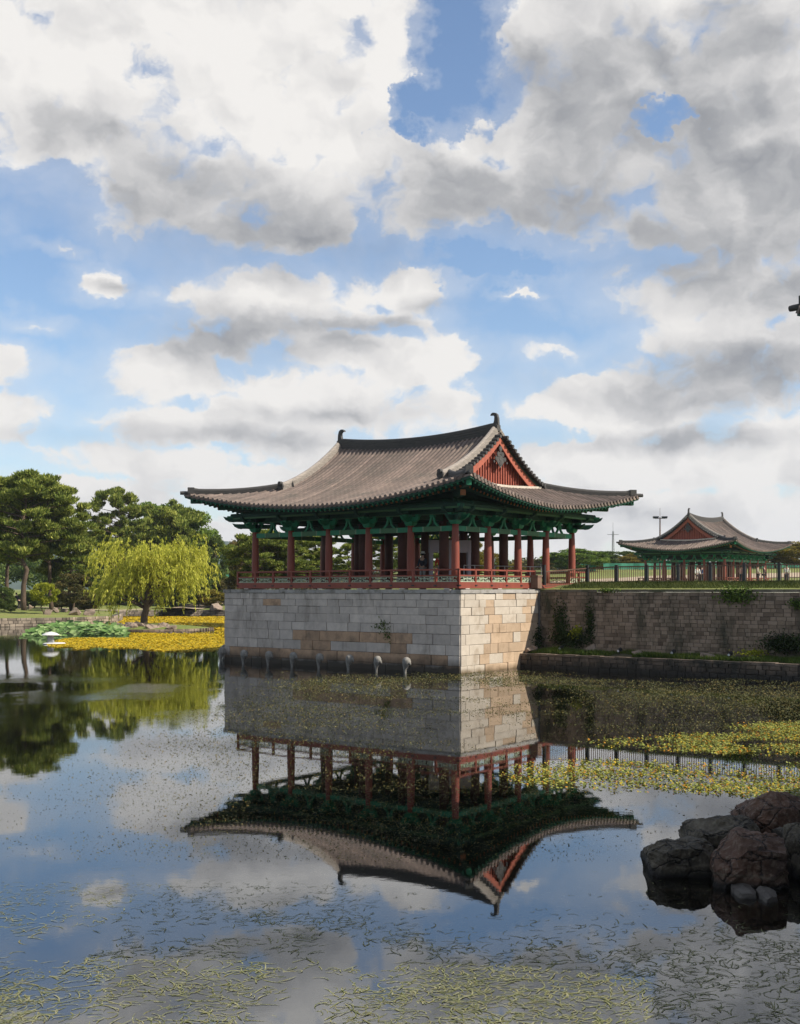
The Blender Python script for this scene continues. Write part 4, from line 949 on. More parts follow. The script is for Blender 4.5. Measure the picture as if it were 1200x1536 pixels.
tag(link('treeline', npmesh('treeline', clumpband(150, 345, 212, 872, 60, 8, 2.2), 4, Ldark)), 'shaded undergrowth behind the willow', 'undergrowth', kind='stuff')
net = M('green_netting', (.06, .30, .20), (.05, .24, .16), rough=.7, nscale=.5)
for (u0, u1, Y, v0, lab) in ((322, 345, 230, 862, 'green netting fence seen in the gap left of the platform'), (905, 1230, 200, 845, 'long green netting fence across the field behind the second pavilion'), (868, 894, 205, 846, 'green tarpaulin cover beside the big olive tree')):
    x0, x1 = PX(u0, Y), PX(u1, Y); zt = PZ(v0, Y); zb_ = gh((x0+x1)/2, Y)-.3; mb = MB(); n = max(2, int((x1-x0)/2))
    root = empty('netting_fence', ((x0+x1)/2, Y, zb_), 0, lab, 'fence'); L_ = x1-x0
    mb.grid([[(-L_/2+L_*k/(n*2), .12*math.sin(k*1.7), z) for z in (.1, (zt-zb_)*.6, zt-zb_)] for k in range(n*2+1)]); mb.build('netting', net, root)
    pb = MB()
    for k in range(n+1): pb.tube([(-L_/2+L_*k/n, .2, 0), (-L_/2+L_*k/n, .2, zt-zb_+.1)], .05, 6)
    pb.tube([(-L_/2, .2, zt-zb_), (L_/2, .2, zt-zb_)], .03, 6); pb.build('support', iron, root)
white = M('white_paint', (.7, .7, .68), (.6, .6, .58), rough=.7); greyroof = M('grey_roof', (.16, .17, .19), (.12, .12, .14), rough=.7); glassd = M('dark_glass', (.03, .04, .05), rough=.15)
for (u, Y, v, w_, lab) in ((334, 300, 853, 6, 'small white house with grey roof in the gap left of the platform'), (964, 260, 856, 5, 'tiny white hut left of the second pavilion'), (318, 280, 866, 5, 'low white shed behind the willow')):
    x = PX(u, Y); zt = PZ(v, Y); zb_ = gh(x, Y); h = zt-zb_; root = empty('house', (x, Y, zb_), .3, lab, 'house')
    mb = MB(); mb.box((0, 0, h*.35), (w_, w_*.7, h*.7)); mb.build('wall', white, root)
    mb = MB(); mb.prism([(-w_*.58, 0), (w_*.58, 0), (w_*.45, h*.12), (0, h*.3), (-w_*.45, h*.12)], (0, 0, h*.7), (1, 0, 0), (0, 0, 1), (0, 1, 0), w_*.8); mb.build('roof', greyroof, root)
    for q in (-.25, .25): mb = MB(); mb.box((q*w_, -w_*.36, h*.4), (w_*.18, .06, h*.25)); mb.build('window', glassd, root)
galv = M('galvanised', (.35, .36, .37), (.28, .29, .3), rough=.5, metal=.3)
x, y = at(990, 165); zb_ = gh(x, y); zt = PZ(776, 165); root = empty('floodlight_pole', (x, y, zb_), 0, 'tall floodlight pole standing behind the second pavilion roof', 'lamp pole'); h = zt-zb_
mb = MB(); mb.tube([(0, 0, 0), (0, 0, h)], [.16, .09], 8); mb.beam((-.75, 0, h-.15), (.75, 0, h-.15), .1, .1); mb.tube([(0, 0, h), (0, 0, h+1.3)], .025, 5); mb.build('pole', M('rust_pole', (.16, .10, .08), rough=.6), root)
for q, rz in ((-.8, -1), (-.45, -1), (.45, 1), (.8, 1)): mb = MB(); mb.box((q, -.1, h-.02), (.34, .4, .3), taper=1.3); mb.build('floodlight', glassd, root)
x, y = at(919.5, 330); zb_ = gh(x, y); zt = PZ(797, 330); h = zt-zb_; root = empty('radio_mast', (x, y, zb_), 0, 'thin lattice radio mast far beyond the field', 'mast'); mb = MB()
for a_, b_ in ((-.5, -.3), (.5, -.3), (0, .5)): mb.tube([(a_, b_, 0), (a_*.3, b_*.3, h)], .09, 5)
for k in range(14): z = h*k/14; s_ = 1-.7*k/14; mb.tube([(-.5*s_, -.3*s_, z), (.5*s_, -.3*s_, z+h/28), (0, .5*s_, z+h/14)], .06, 4)
mb.beam((-1.6, 0, h*.93), (1.6, 0, h*.93), .15, .15); mb.tube([(0, 0, h), (0, 0, h+2.5)], .05, 5); mb.build('lattice', galv, root)

# ---------------------------------------------------------------- terrace plants, spotlights, rocks, ivy
def grassblades(P, h, w_, lean=.35):
    n = len(P); d = RNG.normal(0, lean, (n, 3)); d[:, 2] = 1; d /= np.linalg.norm(d, axis=1)[:, None]
    hh = np.asarray(h)*RNG.uniform(.5, 1.3, n); s = rndunit(n); s[:, 2] = 0; s /= np.linalg.norm(s, axis=1)[:, None]+1e-9
    a = P; b = P+d*hh[:, None]; o = s*w_/2; bend = RNG.normal(0, lean*.5, (n, 3)); bend[:, 2] = -.05
    return np.stack([a-o, a+o, b+bend*hh[:, None]+o*.1, b+bend*hh[:, None]-o*.1], 1).reshape(-1, 3)
Lgrass = leafmat('grass_blades', (.035, .07, .01), (.08, .13, .02), (.16, .20, .04), .3)
n = 42000; aa = RNG.uniform(-MG-26, -MG-.1, n); bb_ = TB+.35+(WALLB-TB-.4)*RNG.beta(1.0, 1.0, n)
P = np.array([O])+np.outer(aa, DA)+np.outer(bb_, DB); nz = np.array([noise.noise(Vector((a*.55, b, 3))) for a, b in zip(aa, bb_)]); P[:, 2] = .74
keep = nz > -.22; P = P[keep]; hh = .13+.27*np.clip(nz[keep]+.3, 0, 1)
tag(link('grass', npmesh('grass', grassblades(P, hh, .035), 4, Lgrass)), 'green grass and weeds on the narrow terrace below the brown wall', 'grass', kind='stuff')
n = 30000; aa = RNG.uniform(-MG-26, -MG-1.0, n); bb_ = WALLB+.5+RNG.uniform(0, 2.2, n); P = np.array([O])+np.outer(aa, DA)+np.outer(bb_, DB)
P[:, 2] = [4.0+.32*smoothstep(WALLB+.4, WALLB+2.6, b) for b in bb_]
tag(link('grass', npmesh('grass', grassblades(P, np.full(n, .15), .03), 4, leafmat('mown_grass', (.03, .045, .01), (.07, .095, .02), (.15, .16, .045), .2))), 'mown grass strip on top of the brown wall under the fence', 'grass', kind='stuff')
def shelf(u):    # terrace point in b-mid for a given pixel column
    best = None
    for a in np.linspace(-MG-.3, -24, 300):
        p = W3(a, (TB+WALLB)/2+.2)
        if best is None or abs(600+F*p.x/p.y-u) < best[0]: best = (abs(600+F*p.x/p.y-u), a)
    return best[1]
for u, lab in ((843, 'small black spotlight on the terrace nearest the platform'), (930, 'second small spotlight from the platform on the terrace'), (1011, 'third small spotlight from the platform, below the wall middle'), (1097, 'small spotlight on the terrace nearest the right edge')):
    a = shelf(u); p = W3(a, TB+1.0, .78); root = empty('spotlight', p, ROT, lab, 'spotlight', 'spotlights on the terrace')
    mb = MB(); mb.tube([(0, 0, 0), (0, 0, .16)], .02, 6); mb.box((0, 0, .02), (.14, .14, .03)); mb.build('stand', iron, root)
    mb = MB(); mb.tube([(-.12, 0, .20), (.08, 0, .25), (.13, 0, .265)], [.07, .1, .105], 12); mb.build('housing', iron, root)
    mb = MB(); mb.tube([(-.13, 0, .198), (-.124, 0, .199)], .06, 12); mb.build('lens', M('lens', (.8, .82, .85), rough=.2), root)
for i, (u, b, s_, lab) in enumerate(((805, TB+.9, .42, 'brown rock on the terrace at the platform corner'), (790, TB+.5, .3, 'small rock at the very start of the terrace'), (886, TB+1.1, .46, 'reddish upright rock against the wall between two spotlights'), (958, TB+1.0, .36, 'dark low rock on the terrace middle'), (1058, TB+1.0, .34, 'dark rock left of the pale stone'), (1071, TB+.8, .26, 'small pale standing stone on the terrace'), (897, TB+.7, .22, 'small grey stone in weeds beside the reddish rock'))):
    a = shelf(u); o = link('rock', rockmesh(80+i, (s_, s_*.8, s_*(1.1 if 'upright' in lab or 'standing' in lab else .7)))); o.data.materials.append(stone2); o.location = W3(a, b, .72+s_*.35); tag(o, lab, 'rock', 'rocks on the terrace')
def wallplant(name, u, v, ru, rv, n, label, ls=.11, off=.08, mat_=None, up=0, dflt=None):
    a0 = None
    for a in np.linspace(-MG-.05, -26, 900):
        p = W3(a, WALLB-.03)
        if a0 is None or abs(600+F*p.x/p.y-u) < a0[0]: a0 = (abs(600+F*p.x/p.y-u), a, p.y)
    _, a, Y = a0; z = PZ(v, Y); k = Y/F; ca = math.cos(PHI)
    P = RNG.normal(0, .45, (n, 2)); A_ = a+P[:, 0]*ru*k/ca; Z_ = z+P[:, 1]*rv*k; B2 = WALLB-.03-np.abs(RNG.normal(0, off, n))
    Q = np.array([O])+np.outer(A_, DA)+np.outer(B2, DB); Q[:, 2] = np.maximum(Z_, .75)
    d = rndunit(n)+np.array([0, 0, up]); d /= np.linalg.norm(d, axis=1)[:, None]
    o = link(name, npmesh(name, leafquads(Q, d, RNG.uniform(.7, 1.4, n)*ls, RNG.uniform(.7, 1.3, n)*ls*.7), 4, mat_ or Lcreep)); return tag(o, label, 'plant')
Lcreep = leafmat('creeper_leaves', (.012, .025, .008), (.03, .05, .012), (.06, .09, .02))
Livy = leafmat('ivy_leaves', (.03, .06, .012), (.07, .12, .02), (.20, .28, .05))
wallplant('ivy', 1105, 893, 24, 13, 900, 'green ivy clump hanging over the wall coping', mat_=Livy)
wallplant('ivy', 1195, 906, 9, 8, 200, 'small ivy patch on the wall at the right edge', mat_=Livy)
wallplant('creeper', 842, 935, 11, 34, 700, 'dark creeper climbing the wall near the platform')
wallplant('creeper', 886, 936, 6, 30, 420, 'thin dark creeper strand on the wall right of the first')
wallplant('shrub', 857, 957, 26, 14, 1400, 'dark leafy shrub at the wall foot above the first spotlight', off=.2)
wallplant('shrub', 868, 948, 7, 9, 300, 'bright green weed against the wall foot', mat_=Lbright, off=.25)
wallplant('creeper', 797, 958, 8, 20, 500, 'leafy creeper in the corner where platform meets wall', off=.3)
wallplant('shrub', 1180, 965, 30, 14, 1500, 'dark leafy shrub on the terrace at the right edge', off=.3)
wallplant('creeper', 1135, 978, 18, 5, 300, 'yellow flowering weeds on the terrace near right edge', ls=.09, mat_=Lbright, off=.7)  # loose flowering weeds on the terrace, not a climbing creeper
wallplant('ivy', 912, 886, 12, 3, 160, 'thin ivy along the coping near the platform', mat_=Livy)
mb = None
# plant growing from the joints of the shaded platform face
Q = []; 
for (a, z, n) in ((3.6, 2.25, 60), (3.4, 1.95, 60), (3.9, 2.1, 40), (3.3, 1.6, 40)):
    p = W3(a, -MG-.08, z); Q.append(np.array(p)+RNG.normal(0, .16, (n, 3))*np.array([1, .3, 1]))
Q = np.concatenate(Q); tag(link('creeper', npmesh('creeper', leafquads(Q, rndunit(len(Q)), np.full(len(Q), .14), np.full(len(Q), .06)), 4, Ldark)), 'small weed growing from the joints of the shaded platform face', 'plant')  # a stemless weed tuft in the joints, not a climbing creeper

# ---------------------------------------------------------------- stone spout figures along the platform foot
pstone = M('pale_stone', (.30, .285, .255), (.17, .165, .145), rough=.85, nscale=5, bump=.5, bscale=18)
def spout():
    mb = MB(); P = [(0, 0, -.6), (0, 0, .05), (.01, 0, .22), (-.02, 0, .36), (-.06, 0, .50), (-.11, 0, .66), (-.15, 0, .76), (-.17, 0, .80)]
    R_ = [.08, .065, .085, .14, .20, .22, .15, .05]; mb.tube(P, R_, 12); mb.tube([(-.10, 0, .62), (-.26, 0, .55), (-.32, 0, .44)], [.15, .10, .05], 8)
    return mb.mesh('stone_post', pstone, True)
sme = spout(); first = True
SPU = [(608, 1.2, 'sunlit pale stone post nearest the platform corner'), (565, .75, 'shaded stone post next to the sunlit one'), (522, .75, 'third stone post from the platform corner'), (478, .75, 'fourth stone post from the platform corner'), (438, .75, 'fourth stone post from the left end of the platform'), (402, .75, 'third stone post from the left end of the platform'), (365, .75, 'second stone post from the left end of the platform')]
for u, off, lab in SPU:
    r_ = None
    for a in np.linspace(-1, 17, 700):
        p = W3(a, -MG-1.55)
        if r_ is None or abs(600+F*p.x/p.y-u) < r_[0]: r_ = (abs(600+F*p.x/p.y-u), p)
    o = link('stone_post', sme); o.location = (r_[1].x, r_[1].y, .0); o.rotation_euler = (0, 0, 2.6+random.uniform(-.25, .25)); o.scale = (.95,)*3; tag(o, 'hook-headed '+lab, 'post', 'stone posts in the water along the platform')
for u, dy, lab in ((333, 0, 'outer of the paired stone posts at the left end of the platform'), (337, 3.2, 'rear of the paired stone posts at the left end of the platform')):
    Y = 64.5+dy; o = link('stone_post', sme); o.location = (PX(u-2, Y), Y, .0); o.rotation_euler = (0, 0, 2.9); o.scale = (.95,)*3; tag(o, 'hook-headed '+lab, 'post', 'stone posts in the water along the platform')

# white capped duck house in the pond
x, y = onwater(76, 966); root = empty('duck_house', (x, y, 0), 0, 'small white-roofed duck shelter on a pedestal left in the pond', 'duck shelter', scale=.8)
mb = MB(); mb.lathe([(1.0, -.05), (1.05, .06), (.9, .12), (.4, .14)], (.35, 0, 0), 20); mb.build('base', white, root)
mb = MB(); mb.box((0, 0, .45), (.55, .5, .7), taper=.8); mb.build('pedestal', M('grey_paint', (.3, .31, .31), rough=.8), root)
mb = MB(); mb.lathe([(.75, .78), (.8, .84), (.5, 1.02), (.1, 1.12)], (0, 0, 0), 18); mb.build('cap', white, root)
# ---------------------------------------------------------------- water plants
def matcol(name, stops, rough=.6, tr=.2):
    if name in MATS: return MATS[name]
    m = bpy.data.materials.new(name); t = nt(m); MATS[name] = m
    isl = N(t, 'ShaderNodeNewGeometry').outputs['Random Per Island']; col = ramp(t, isl, stops, 'CONSTANT')
    n = noise_(t, coords(t), .8, 4); col = mix(t, .5, col, ramp(t, n, [(.3, (.4, .4, .4)), (.7, (1, 1, 1))]), 'MULTIPLY')
    b = N(t, 'ShaderNodeBsdfPrincipled', ins={'Base Color': col, 'Roughness': rough, 'Specular IOR Level': .25}); tl = N(t, 'ShaderNodeBsdfTranslucent', ins={'Color': col})
    N(t, 'ShaderNodeOutputMaterial', ins={0: N(t, 'ShaderNodeMixShader', ins={0: tr, 1: b.outputs[0], 2: tl.outputs[0]}).outputs[0]}); return m
def scatter(n, x0, x1, y0, y1, dens, z0=0, z1=0):
    x = RNG.uniform(x0, x1, n); y = RNG.uniform(y0, y1, n); rnd_ = RNG.random(n); keep = np.array([r_ < dens(a, b) for r_, a, b in zip(rnd_, x.tolist(), y.tolist())]); x, y = x[keep], y[keep]; keep = np.array([inpoly(a, b, POND) for a, b in zip(x.tolist(), y.tolist())], bool); x, y = x[keep], y[keep]
    return np.stack([x, y, RNG.uniform(z0, z1, len(x))], 1)
def flatleaves(P, size, tilt=.35, asp=.7):
    n = len(P); nrm = RNG.normal(0, tilt, (n, 3)); nrm[:, 2] = 1; nrm /= np.linalg.norm(nrm, axis=1)[:, None]
    an = RNG.uniform(0, 2*np.pi, n); d = np.stack([np.cos(an), np.sin(an), np.zeros(n)], 1); s = np.cross(nrm, d); s /= np.linalg.norm(s, axis=1)[:, None]; d = np.cross(s, nrm)
    k = size*RNG.uniform(.6, 1.3, n)[:, None]/2; return np.stack([P-d*k, P-s*k*asp, P+d*k, P+s*k*asp], 1).reshape(-1, 3)
nz = lambda x, y, s, q=0: noise.fractal(Vector((x*s, y*s, q)), 1, 2, 3)
def uv_(x, y): return 600+F*x/y, 884+F*4/y
# yellow floating hearts on the left
ycol = matcol('yellow_floating', [(0, (.66, .47, .014)), (.35, (.70, .50, .018)), (.66, (.62, .43, .012)), (.86, (.50, .40, .03)), (.93, (.16, .22, .03))])
def dB(x, y):
    u, v = uv_(x, y); e = 8*nz(x, y, .18, 2)
    if u > 352 or v > 974+e-(0 if u > 120 else (120-u)*.1): return 0
    if (x-ix-.8)**2/36+(y-iy)**2/20 < 1: return 0
    if 947+e*.3 < v < 951 and u > 235: return .1
    if v > 957-.05*(u-60)*0: return 1 if u > 62+max(0, 975-v)*1.0+6*e*.3 else .0
    if v > 944: return 1 if u > 195 else 0
    return 1 if u > (160+e if v < 938 else 180) and v > 925.5 else (.6 if u > 105 and 930 < v < 944 and u+v*2 > 1990 else 0)
P = scatter(75000, -27, -10, 74, 112, dB, .01, .05); P2 = scatter(60000, -42, -16, 112, 175, dB, .01, .12)
mats_ = link('floating_plants', npmesh('floating_plants', np.concatenate([flatleaves(P, .19, .22), flatleaves(P2, .34, .22)]), 4, ycol)); tag(mats_, 'blanket of yellow floating flowers on the pond left of the platform', 'water plants', kind='stuff')
# lotus
lot = leafmat('lotus_leaf', (.06, .13, .03), (.14, .25, .07), (.36, .46, .20), .2); mb = MB(); rr = random.Random(12)
for i in range(620):
    u = rr.uniform(38, 192); Y = rr.uniform(97, 111); c = 1-abs((u-125)/85)**3
    if rr.random() > c+.15: continue
    h = rr.uniform(.05, .95)*c; x = PX(u, Y); r = rr.uniform(.18, .36); ta, tb = rr.gauss(-.05, .25), rr.gauss(-.25, .22)
    ring = [(x+r*math.cos(k*.785), Y+r*math.sin(k*.785), h+.06+r*(ta*math.cos(k*.785)-tb*math.sin(k*.785))+rr.uniform(-.03, .03)) for k in range(8)]
    mb.add([(x, Y, h)]+ring, [(0, 1+k, 1+(k+1) % 8) for k in range(8)]); 
tag(mb.build('lotus_leaves', lot, smooth=False), 'clump of broad green lotus leaves standing out of the water at left', 'lotus', kind='stuff')
P = scatter(3500, -33, -13, 92, 102, lambda x, y: 1 if 30 < uv_(x, y)[0] < 235 and 952+3*nz(x, y, .3) < uv_(x, y)[1] < 958.5 else 0, .005, .02)
tag(link('floating_leaves', npmesh('floating_leaves', flatleaves(P, .3, .05), 4, lot)), 'fringe of flat pale green leaves floating below the lotus clump', 'water plants', kind='stuff')
# yellow-green mat on the right
gcol = matcol('mat_leaves', [(0, (.30, .33, .06)), (.3, (.42, .42, .09)), (.55, (.22, .27, .06)), (.78, (.62, .45, .03)), (.9, (.60, .26, .02))])
def ss(a, b, x): return smoothstep(a, b, x)
def dR(x, y):
    e = nz(x, y, .35, 5); f = nz(x, y, 1.3, 9)
    m1 = (1-ss(.55, 1.1, math.hypot((x-10.8)/6.2, (y-30.0)/2.5)))
    m1b = (1-ss(.55, 1.1, math.hypot((x-12.5)/3.2, (y-33.5)/1.8)))
    m2 = (1-ss(.4, 1.1, math.hypot((x-4.6)/2.8, (y-25.0)/2.6)))*.75; m3 = (1-ss(.5, 1.1, math.hypot((x-8.5)/4.0, (y-23.4)/1.5)))
    m4 = (1-ss(.3, 1.1, math.hypot((x-8.0)/5.0, (y-25.6)/1.6)))*.35
    return max(m1, m1b, m2, m3, m4)*(1.0+e*1.2+f*.6)-.12
P = scatter(105000, 1.5, 15, 20.5, 36, dR, .004, .035)
tag(link('floating_plants', npmesh('floating_plants', flatleaves(P, .062, .45), 4, gcol)), 'patchy yellow-green mat of small floating leaves before the brown wall', 'water plants', kind='stuff')
# fine sprigs breaking the surface over the middle of the pond
scol = matcol('sprigs', [(0, (.15, .15, .05)), (.3, (.24, .21, .07)), (.6, (.11, .12, .045)), (.86, (.34, .24, .06)), (.93, (.22, .25, .09))])
def dS(x, y):
    u, v = uv_(x, y); b = .30+.55*nz(x, y, .13, 1)+.25*nz(x, y, .6, 2)
    c = ss(-7.5, -3.5, x+.05*(40-y))*(1-.6*ss(26, 20, y)*ss(2, 3.5, x))
    if y > 46: b -= (y-46)*.03
    if u > 900 and v > 1100: c *= .5
    return b*(.04+c)
P = scatter(520000, -9, 19, 17, 57, dS, -.02, .008)
def sprig(P, size):
    n = len(P); an = RNG.uniform(0, 2*np.pi, n); d = np.stack([np.cos(an), np.sin(an)*.7, RNG.uniform(.05, .9, n)], 1); d /= np.linalg.norm(d, axis=1)[:, None]
    return leafquads(P, d, size*RNG.uniform(.5, 1.4, n), size*RNG.uniform(.14, .24, n))
sz = .048+.0016*(P[:, 1]-17)
tag(link('water_weeds', npmesh('water_weeds', sprig(P, sz), 4, scol)), 'fine olive and orange sprigs breaking the water before the platform', 'water plants', kind='stuff')
# long curved pondweed shoots lying at and just under the surface, nearest the viewer
wcol = matcol('pondweed', [(0, (.20, .215, .09)), (.25, (.27, .275, .13)), (.5, (.13, .15, .06)), (.7, (.35, .34, .19)), (.88, (.25, .225, .09))], tr=.1)
def shoots(P, L, Wd, flow=0.4):
    n = len(P); an = RNG.normal(flow, .75, n)+np.where(RNG.random(n) < .3, RNG.uniform(0, 3.1, n), 0)+.8*np.array([nz(a, b, .5, 8) for a, b in P[:, :2]]); k = 5; turn = RNG.normal(0, .38, n); rows = [P.copy()]; dirs = []
    for i in range(k):
        d = np.stack([np.cos(an), np.sin(an), RNG.normal(0, .03, n)], 1); dirs.append(d); rows.append(rows[-1]+d*(L/k)[:, None]); an = an+turn
    dirs.append(dirs[-1]); V = []
    for i in range(k):
        q = []
        for j in (i, i+1):
            w_ = Wd*(1-abs(j/k-.4)*1.3)[()] if False else Wd*(1.0, 1.05, 1.0, .85, .6, .25)[j]; s = np.stack([-dirs[j][:, 1], dirs[j][:, 0], np.zeros(n)], 1)*w_[:, None]/2; q += [rows[j]-s, rows[j]+s]
        V.append(np.stack([q[0], q[2], q[3], q[1]], 1))
    return np.stack(V, 1).reshape(-1, 3)        # n strands x k quads
def shootmesh(name, V, m):
    n = len(V)//20; me = npmesh(name, V, 4, m); return me
def dW(x, y):
    u, v = uv_(x, y); b = .50+.75*nz(x, y, .42, 4)+.5*nz(x, y, 1.5, 2)
    f = ss(1330, 1470, v)*1.0 if u < 960 else ss(1370, 1440, v)*.8
    if u < 560: f = max(f, ss(1250, 1420, v)*.75)
    if u < 700: f = max(f, .10*ss(1180, 1260, v))
    if 620 < u < 1000: f *= 1-.55*ss(1500, 1380, v)
    f = max(f, .035)
    return b*f
P = np.concatenate([scatter(190000, -7.0, 5.6, 9.8, 15.8, dW, -.05, .007), scatter(40000, -7.5, 6.5, 15.8, 22, dW, -.03, .003), scatter(70000, -5.5, 6.5, 16.5, 29, lambda x, y: (.45+.6*nz(x, y, .5, 6))*ss(1.0, .75, math.hypot((x-.3)/5.2, (y-21.5)/5.2)), -.03, .006)])
kk = np.clip((19-P[:, 1])/6, .45, 1); sh = shoots(P, RNG.uniform(.10, .27, len(P))*kk, RNG.uniform(.008, .016, len(P))*kk)
tag(link('pondweed', npmesh('pondweed', sh, 4, wcol)), 'mass of curved olive pondweed shoots under the near water surface', 'water plants', kind='stuff')

# ---------------------------------------------------------------- rocks in the near water
def rockmat(name, c1, c2, c3):
    m = bpy.data.materials.new(name); t = nt(m); g = coords(t, world=True)
    n1 = noise_(t, N(t, 'ShaderNodeMapping', ins={0: g, 'Scale': (1, 1, .5)}).outputs[0], 1.6, 6, .6); n2 = noise_(t, g, 14.0, 8, .7)
    col = ramp(t, n1, [(.35, c1), (.65, c2)]); col = mix(t, ramp(t, n2, [(.5, (0, 0, 0)), (.68, (1, 1, 1))]), col, c3)
    ve = N(t, 'ShaderNodeTexVoronoi', feature='DISTANCE_TO_EDGE', ins={'Vector': N(t, 'ShaderNodeMapping', ins={0: vmix(t, g, n2), 'Scale': (2.2, 2.2, 3.4)}).outputs[0], 'Scale': 1.0}).outputs[0]
    col = mix(t, ramp(t, ve, [(0, (1, 1, 1)), (.03, (0, 0, 0))]), col, (.012, .01, .009))
    pz = N(t, 'ShaderNodeSeparateXYZ', ins={0: N(t, 'ShaderNodeNewGeometry').outputs['Position']}).outputs[2]
    wf = ramp(t, math_(t, 'MULTIPLY_ADD', n1, .25, pz), [(.16, (1, 1, 1)), (.26, (0, 0, 0))]); col = mix(t, wf, col, (.02, .017, .013))
    lf = ramp(t, math_(t, 'ABSOLUTE', math_(t, 'SUBTRACT', math_(t, 'MULTIPLY_ADD', n1, .25, pz), .30)), [(.0, (.6, .6, .6)), (.035, (0, 0, 0))]); col = mix(t, lf, col, (.22, .18, .13))
    b = N(t, 'ShaderNodeBsdfPrincipled', ins={'Base Color': col, 'Roughness': .8})
    hh_ = math_(t, 'ADD', math_(t, 'MULTIPLY', n2, .8), math_(t, 'MULTIPLY', math_(t, 'MINIMUM', ve, .06), 10.0))
    hh_ = math_(t, 'ADD', hh_, math_(t, 'MULTIPLY', noise_(t, g, 4.0, 4, .6), 1.2))
    t.links.new(N(t, 'ShaderNodeBump', ins={'Height': hh_, 'Strength': 1.0, 'Distance': .07}).outputs[0], b.inputs['Normal'])
    N(t, 'ShaderNodeOutputMaterial', ins={0: b.outputs[0]}); return m
def vmix(t, g, n):
    c = N(t, 'ShaderNodeVectorMath', operation='ADD'); t.links.new(g, c.inputs[0])
    k = N(t, 'ShaderNodeVectorMath', operation='SCALE', ins={0: noise_(t, g, 2.5, 4, .6, out=1), 'Scale': .35}); t.links.new(k.outputs[0], c.inputs[1]); return c.outputs[0]
rkred = rockmat('red_rock', (.17, .09, .055), (.08, .05, .036), (.25, .19, .14))
rkgrey = rockmat('grey_rock', (.125, .105, .07), (.055, .047, .035), (.19, .17, .12))
rkpale = M('pale_rock', (.15, .135, .115), (.09, .08, .07), rough=.85, nscale=3, bump=.6, world=True)
def hullrock(name, out, Y, depth, m, label, seed, rough=.02, back=.75, taper=.18, group='rocks in the near water'):
    import bmesh
    bm = bmesh.new(); pts = []
    cu = sum(p[0] for p in out)/len(out); cv = sum(p[1] for p in out)/len(out); rr = random.Random(seed)
    out = [(cu+(u-cu)*.90, (cv+(v-cv)*.94 if v < cv else v)) for u, v in out]
    for u, v in out:
        z = PZ(v, Y)
        pts.append((PX(u, Y), Y+rr.uniform(-.08, .12)+(taper if v < cv else 0), z))
        ub = cu+(u-cu)*back; Yb = Y+depth*rr.uniform(.8, 1.1); pts.append((PX(ub, Y), Yb, PZ(v, Yb)-abs(rr.gauss(.04, .05)) if z > .12 else z))
        if z < .12: pts.append((PX(u, Y), Y-.05, -.45)); pts.append((PX(ub, Y), Y+depth, -.45))
        uf = cu+(u-cu)*.72; vf = cv+(v-cv)*.55; pts.append((PX(uf, Y), Y-rr.uniform(.1, .26), PZ(vf, Y)))
    for p in pts: bm.verts.new(p)
    r = bmesh.ops.convex_hull(bm, input=bm.verts); bmesh.ops.delete(bm, geom=[v for v in bm.verts if not v.link_faces], context='VERTS')
    for _ in range(3):
        bmesh.ops.triangulate(bm, faces=bm.faces)
        bmesh.ops.subdivide_edges(bm, edges=[e for e in bm.edges if e.calc_length() > .07], cuts=1)
    bmesh.ops.triangulate(bm, faces=bm.faces); bm.normal_update()
    c = Vector((PX(cu, Y), Y+depth/2, 0))
    for v in bm.verts:
        p = v.co*2.3+Vector((seed, 0, 0)); f = noise.fractal(p, 1, 2, 5); g = noise.cell(v.co*Vector((5.0, 5.0, 9.0))+Vector((seed, 0, 0)))
        v.co += v.normal*(f*rough*3.0+g*rough*1.3+noise.noise(p*5)*rough*1.0+-abs(noise.noise(p*2.6))*rough*1.2)
    for v in bm.verts: v.co -= c
    me = bpy.data.meshes.new(name); bm.to_mesh(me); bm.free(); me.materials.append(m); o = link(name, me); o.location = c; tag(o, label, 'rock', group); return o
hullrock('rock', [(971, 1272), (985, 1270), (1000, 1258), (1063, 1258), (1082, 1268), (1085, 1300), (1050, 1312), (975, 1300)], 16.2, 1.2, rkgrey, 'grey layered rock, leftmost of the near rock pile', 1)
hullrock('rock', [(1025, 1238), (1060, 1230), (1130, 1227), (1150, 1240), (1160, 1290), (1100, 1300), (1030, 1275)], 16.9, 1.2, rkgrey, 'dark flat-topped rock behind the leftmost and reddish rocks', 2)
hullrock('rock', [(1120, 1215), (1135, 1196), (1160, 1189), (1195, 1193), (1225, 1205), (1235, 1290), (1150, 1290), (1125, 1235)], 17.6, 1.5, rkred, 'tallest rounded rock at the back of the near pile', 3)
hullrock('rock', [(1063, 1308), (1072, 1287), (1084, 1282), (1108, 1244), (1150, 1250), (1190, 1259), (1197, 1290), (1187, 1325), (1165, 1338), (1120, 1331), (1066, 1316)], 15.6, .9, rkred, 'big reddish angular rock at the front of the near pile', 4, rough=.022)
hullrock('rock', [(1178, 1240), (1215, 1232), (1260, 1250), (1265, 1345), (1190, 1335)], 16.1, 1.2, rkgrey, 'dark rock cut by the right edge of the photo', 5)
hullrock('rock', [(1100, 1334), (1120, 1330), (1136, 1333), (1132, 1341), (1105, 1341)], 15.15, .28, rkpale, 'small pale slab at the foot of the reddish rock', 6, rough=.008, taper=.05)
hullrock('rock', [(1139, 1342), (1150, 1338), (1167, 1340), (1163, 1348), (1142, 1347)], 14.95, .28, rkpale, 'smallest pale slab, rightmost in front of the reddish rock', 7, rough=.008, taper=.05)

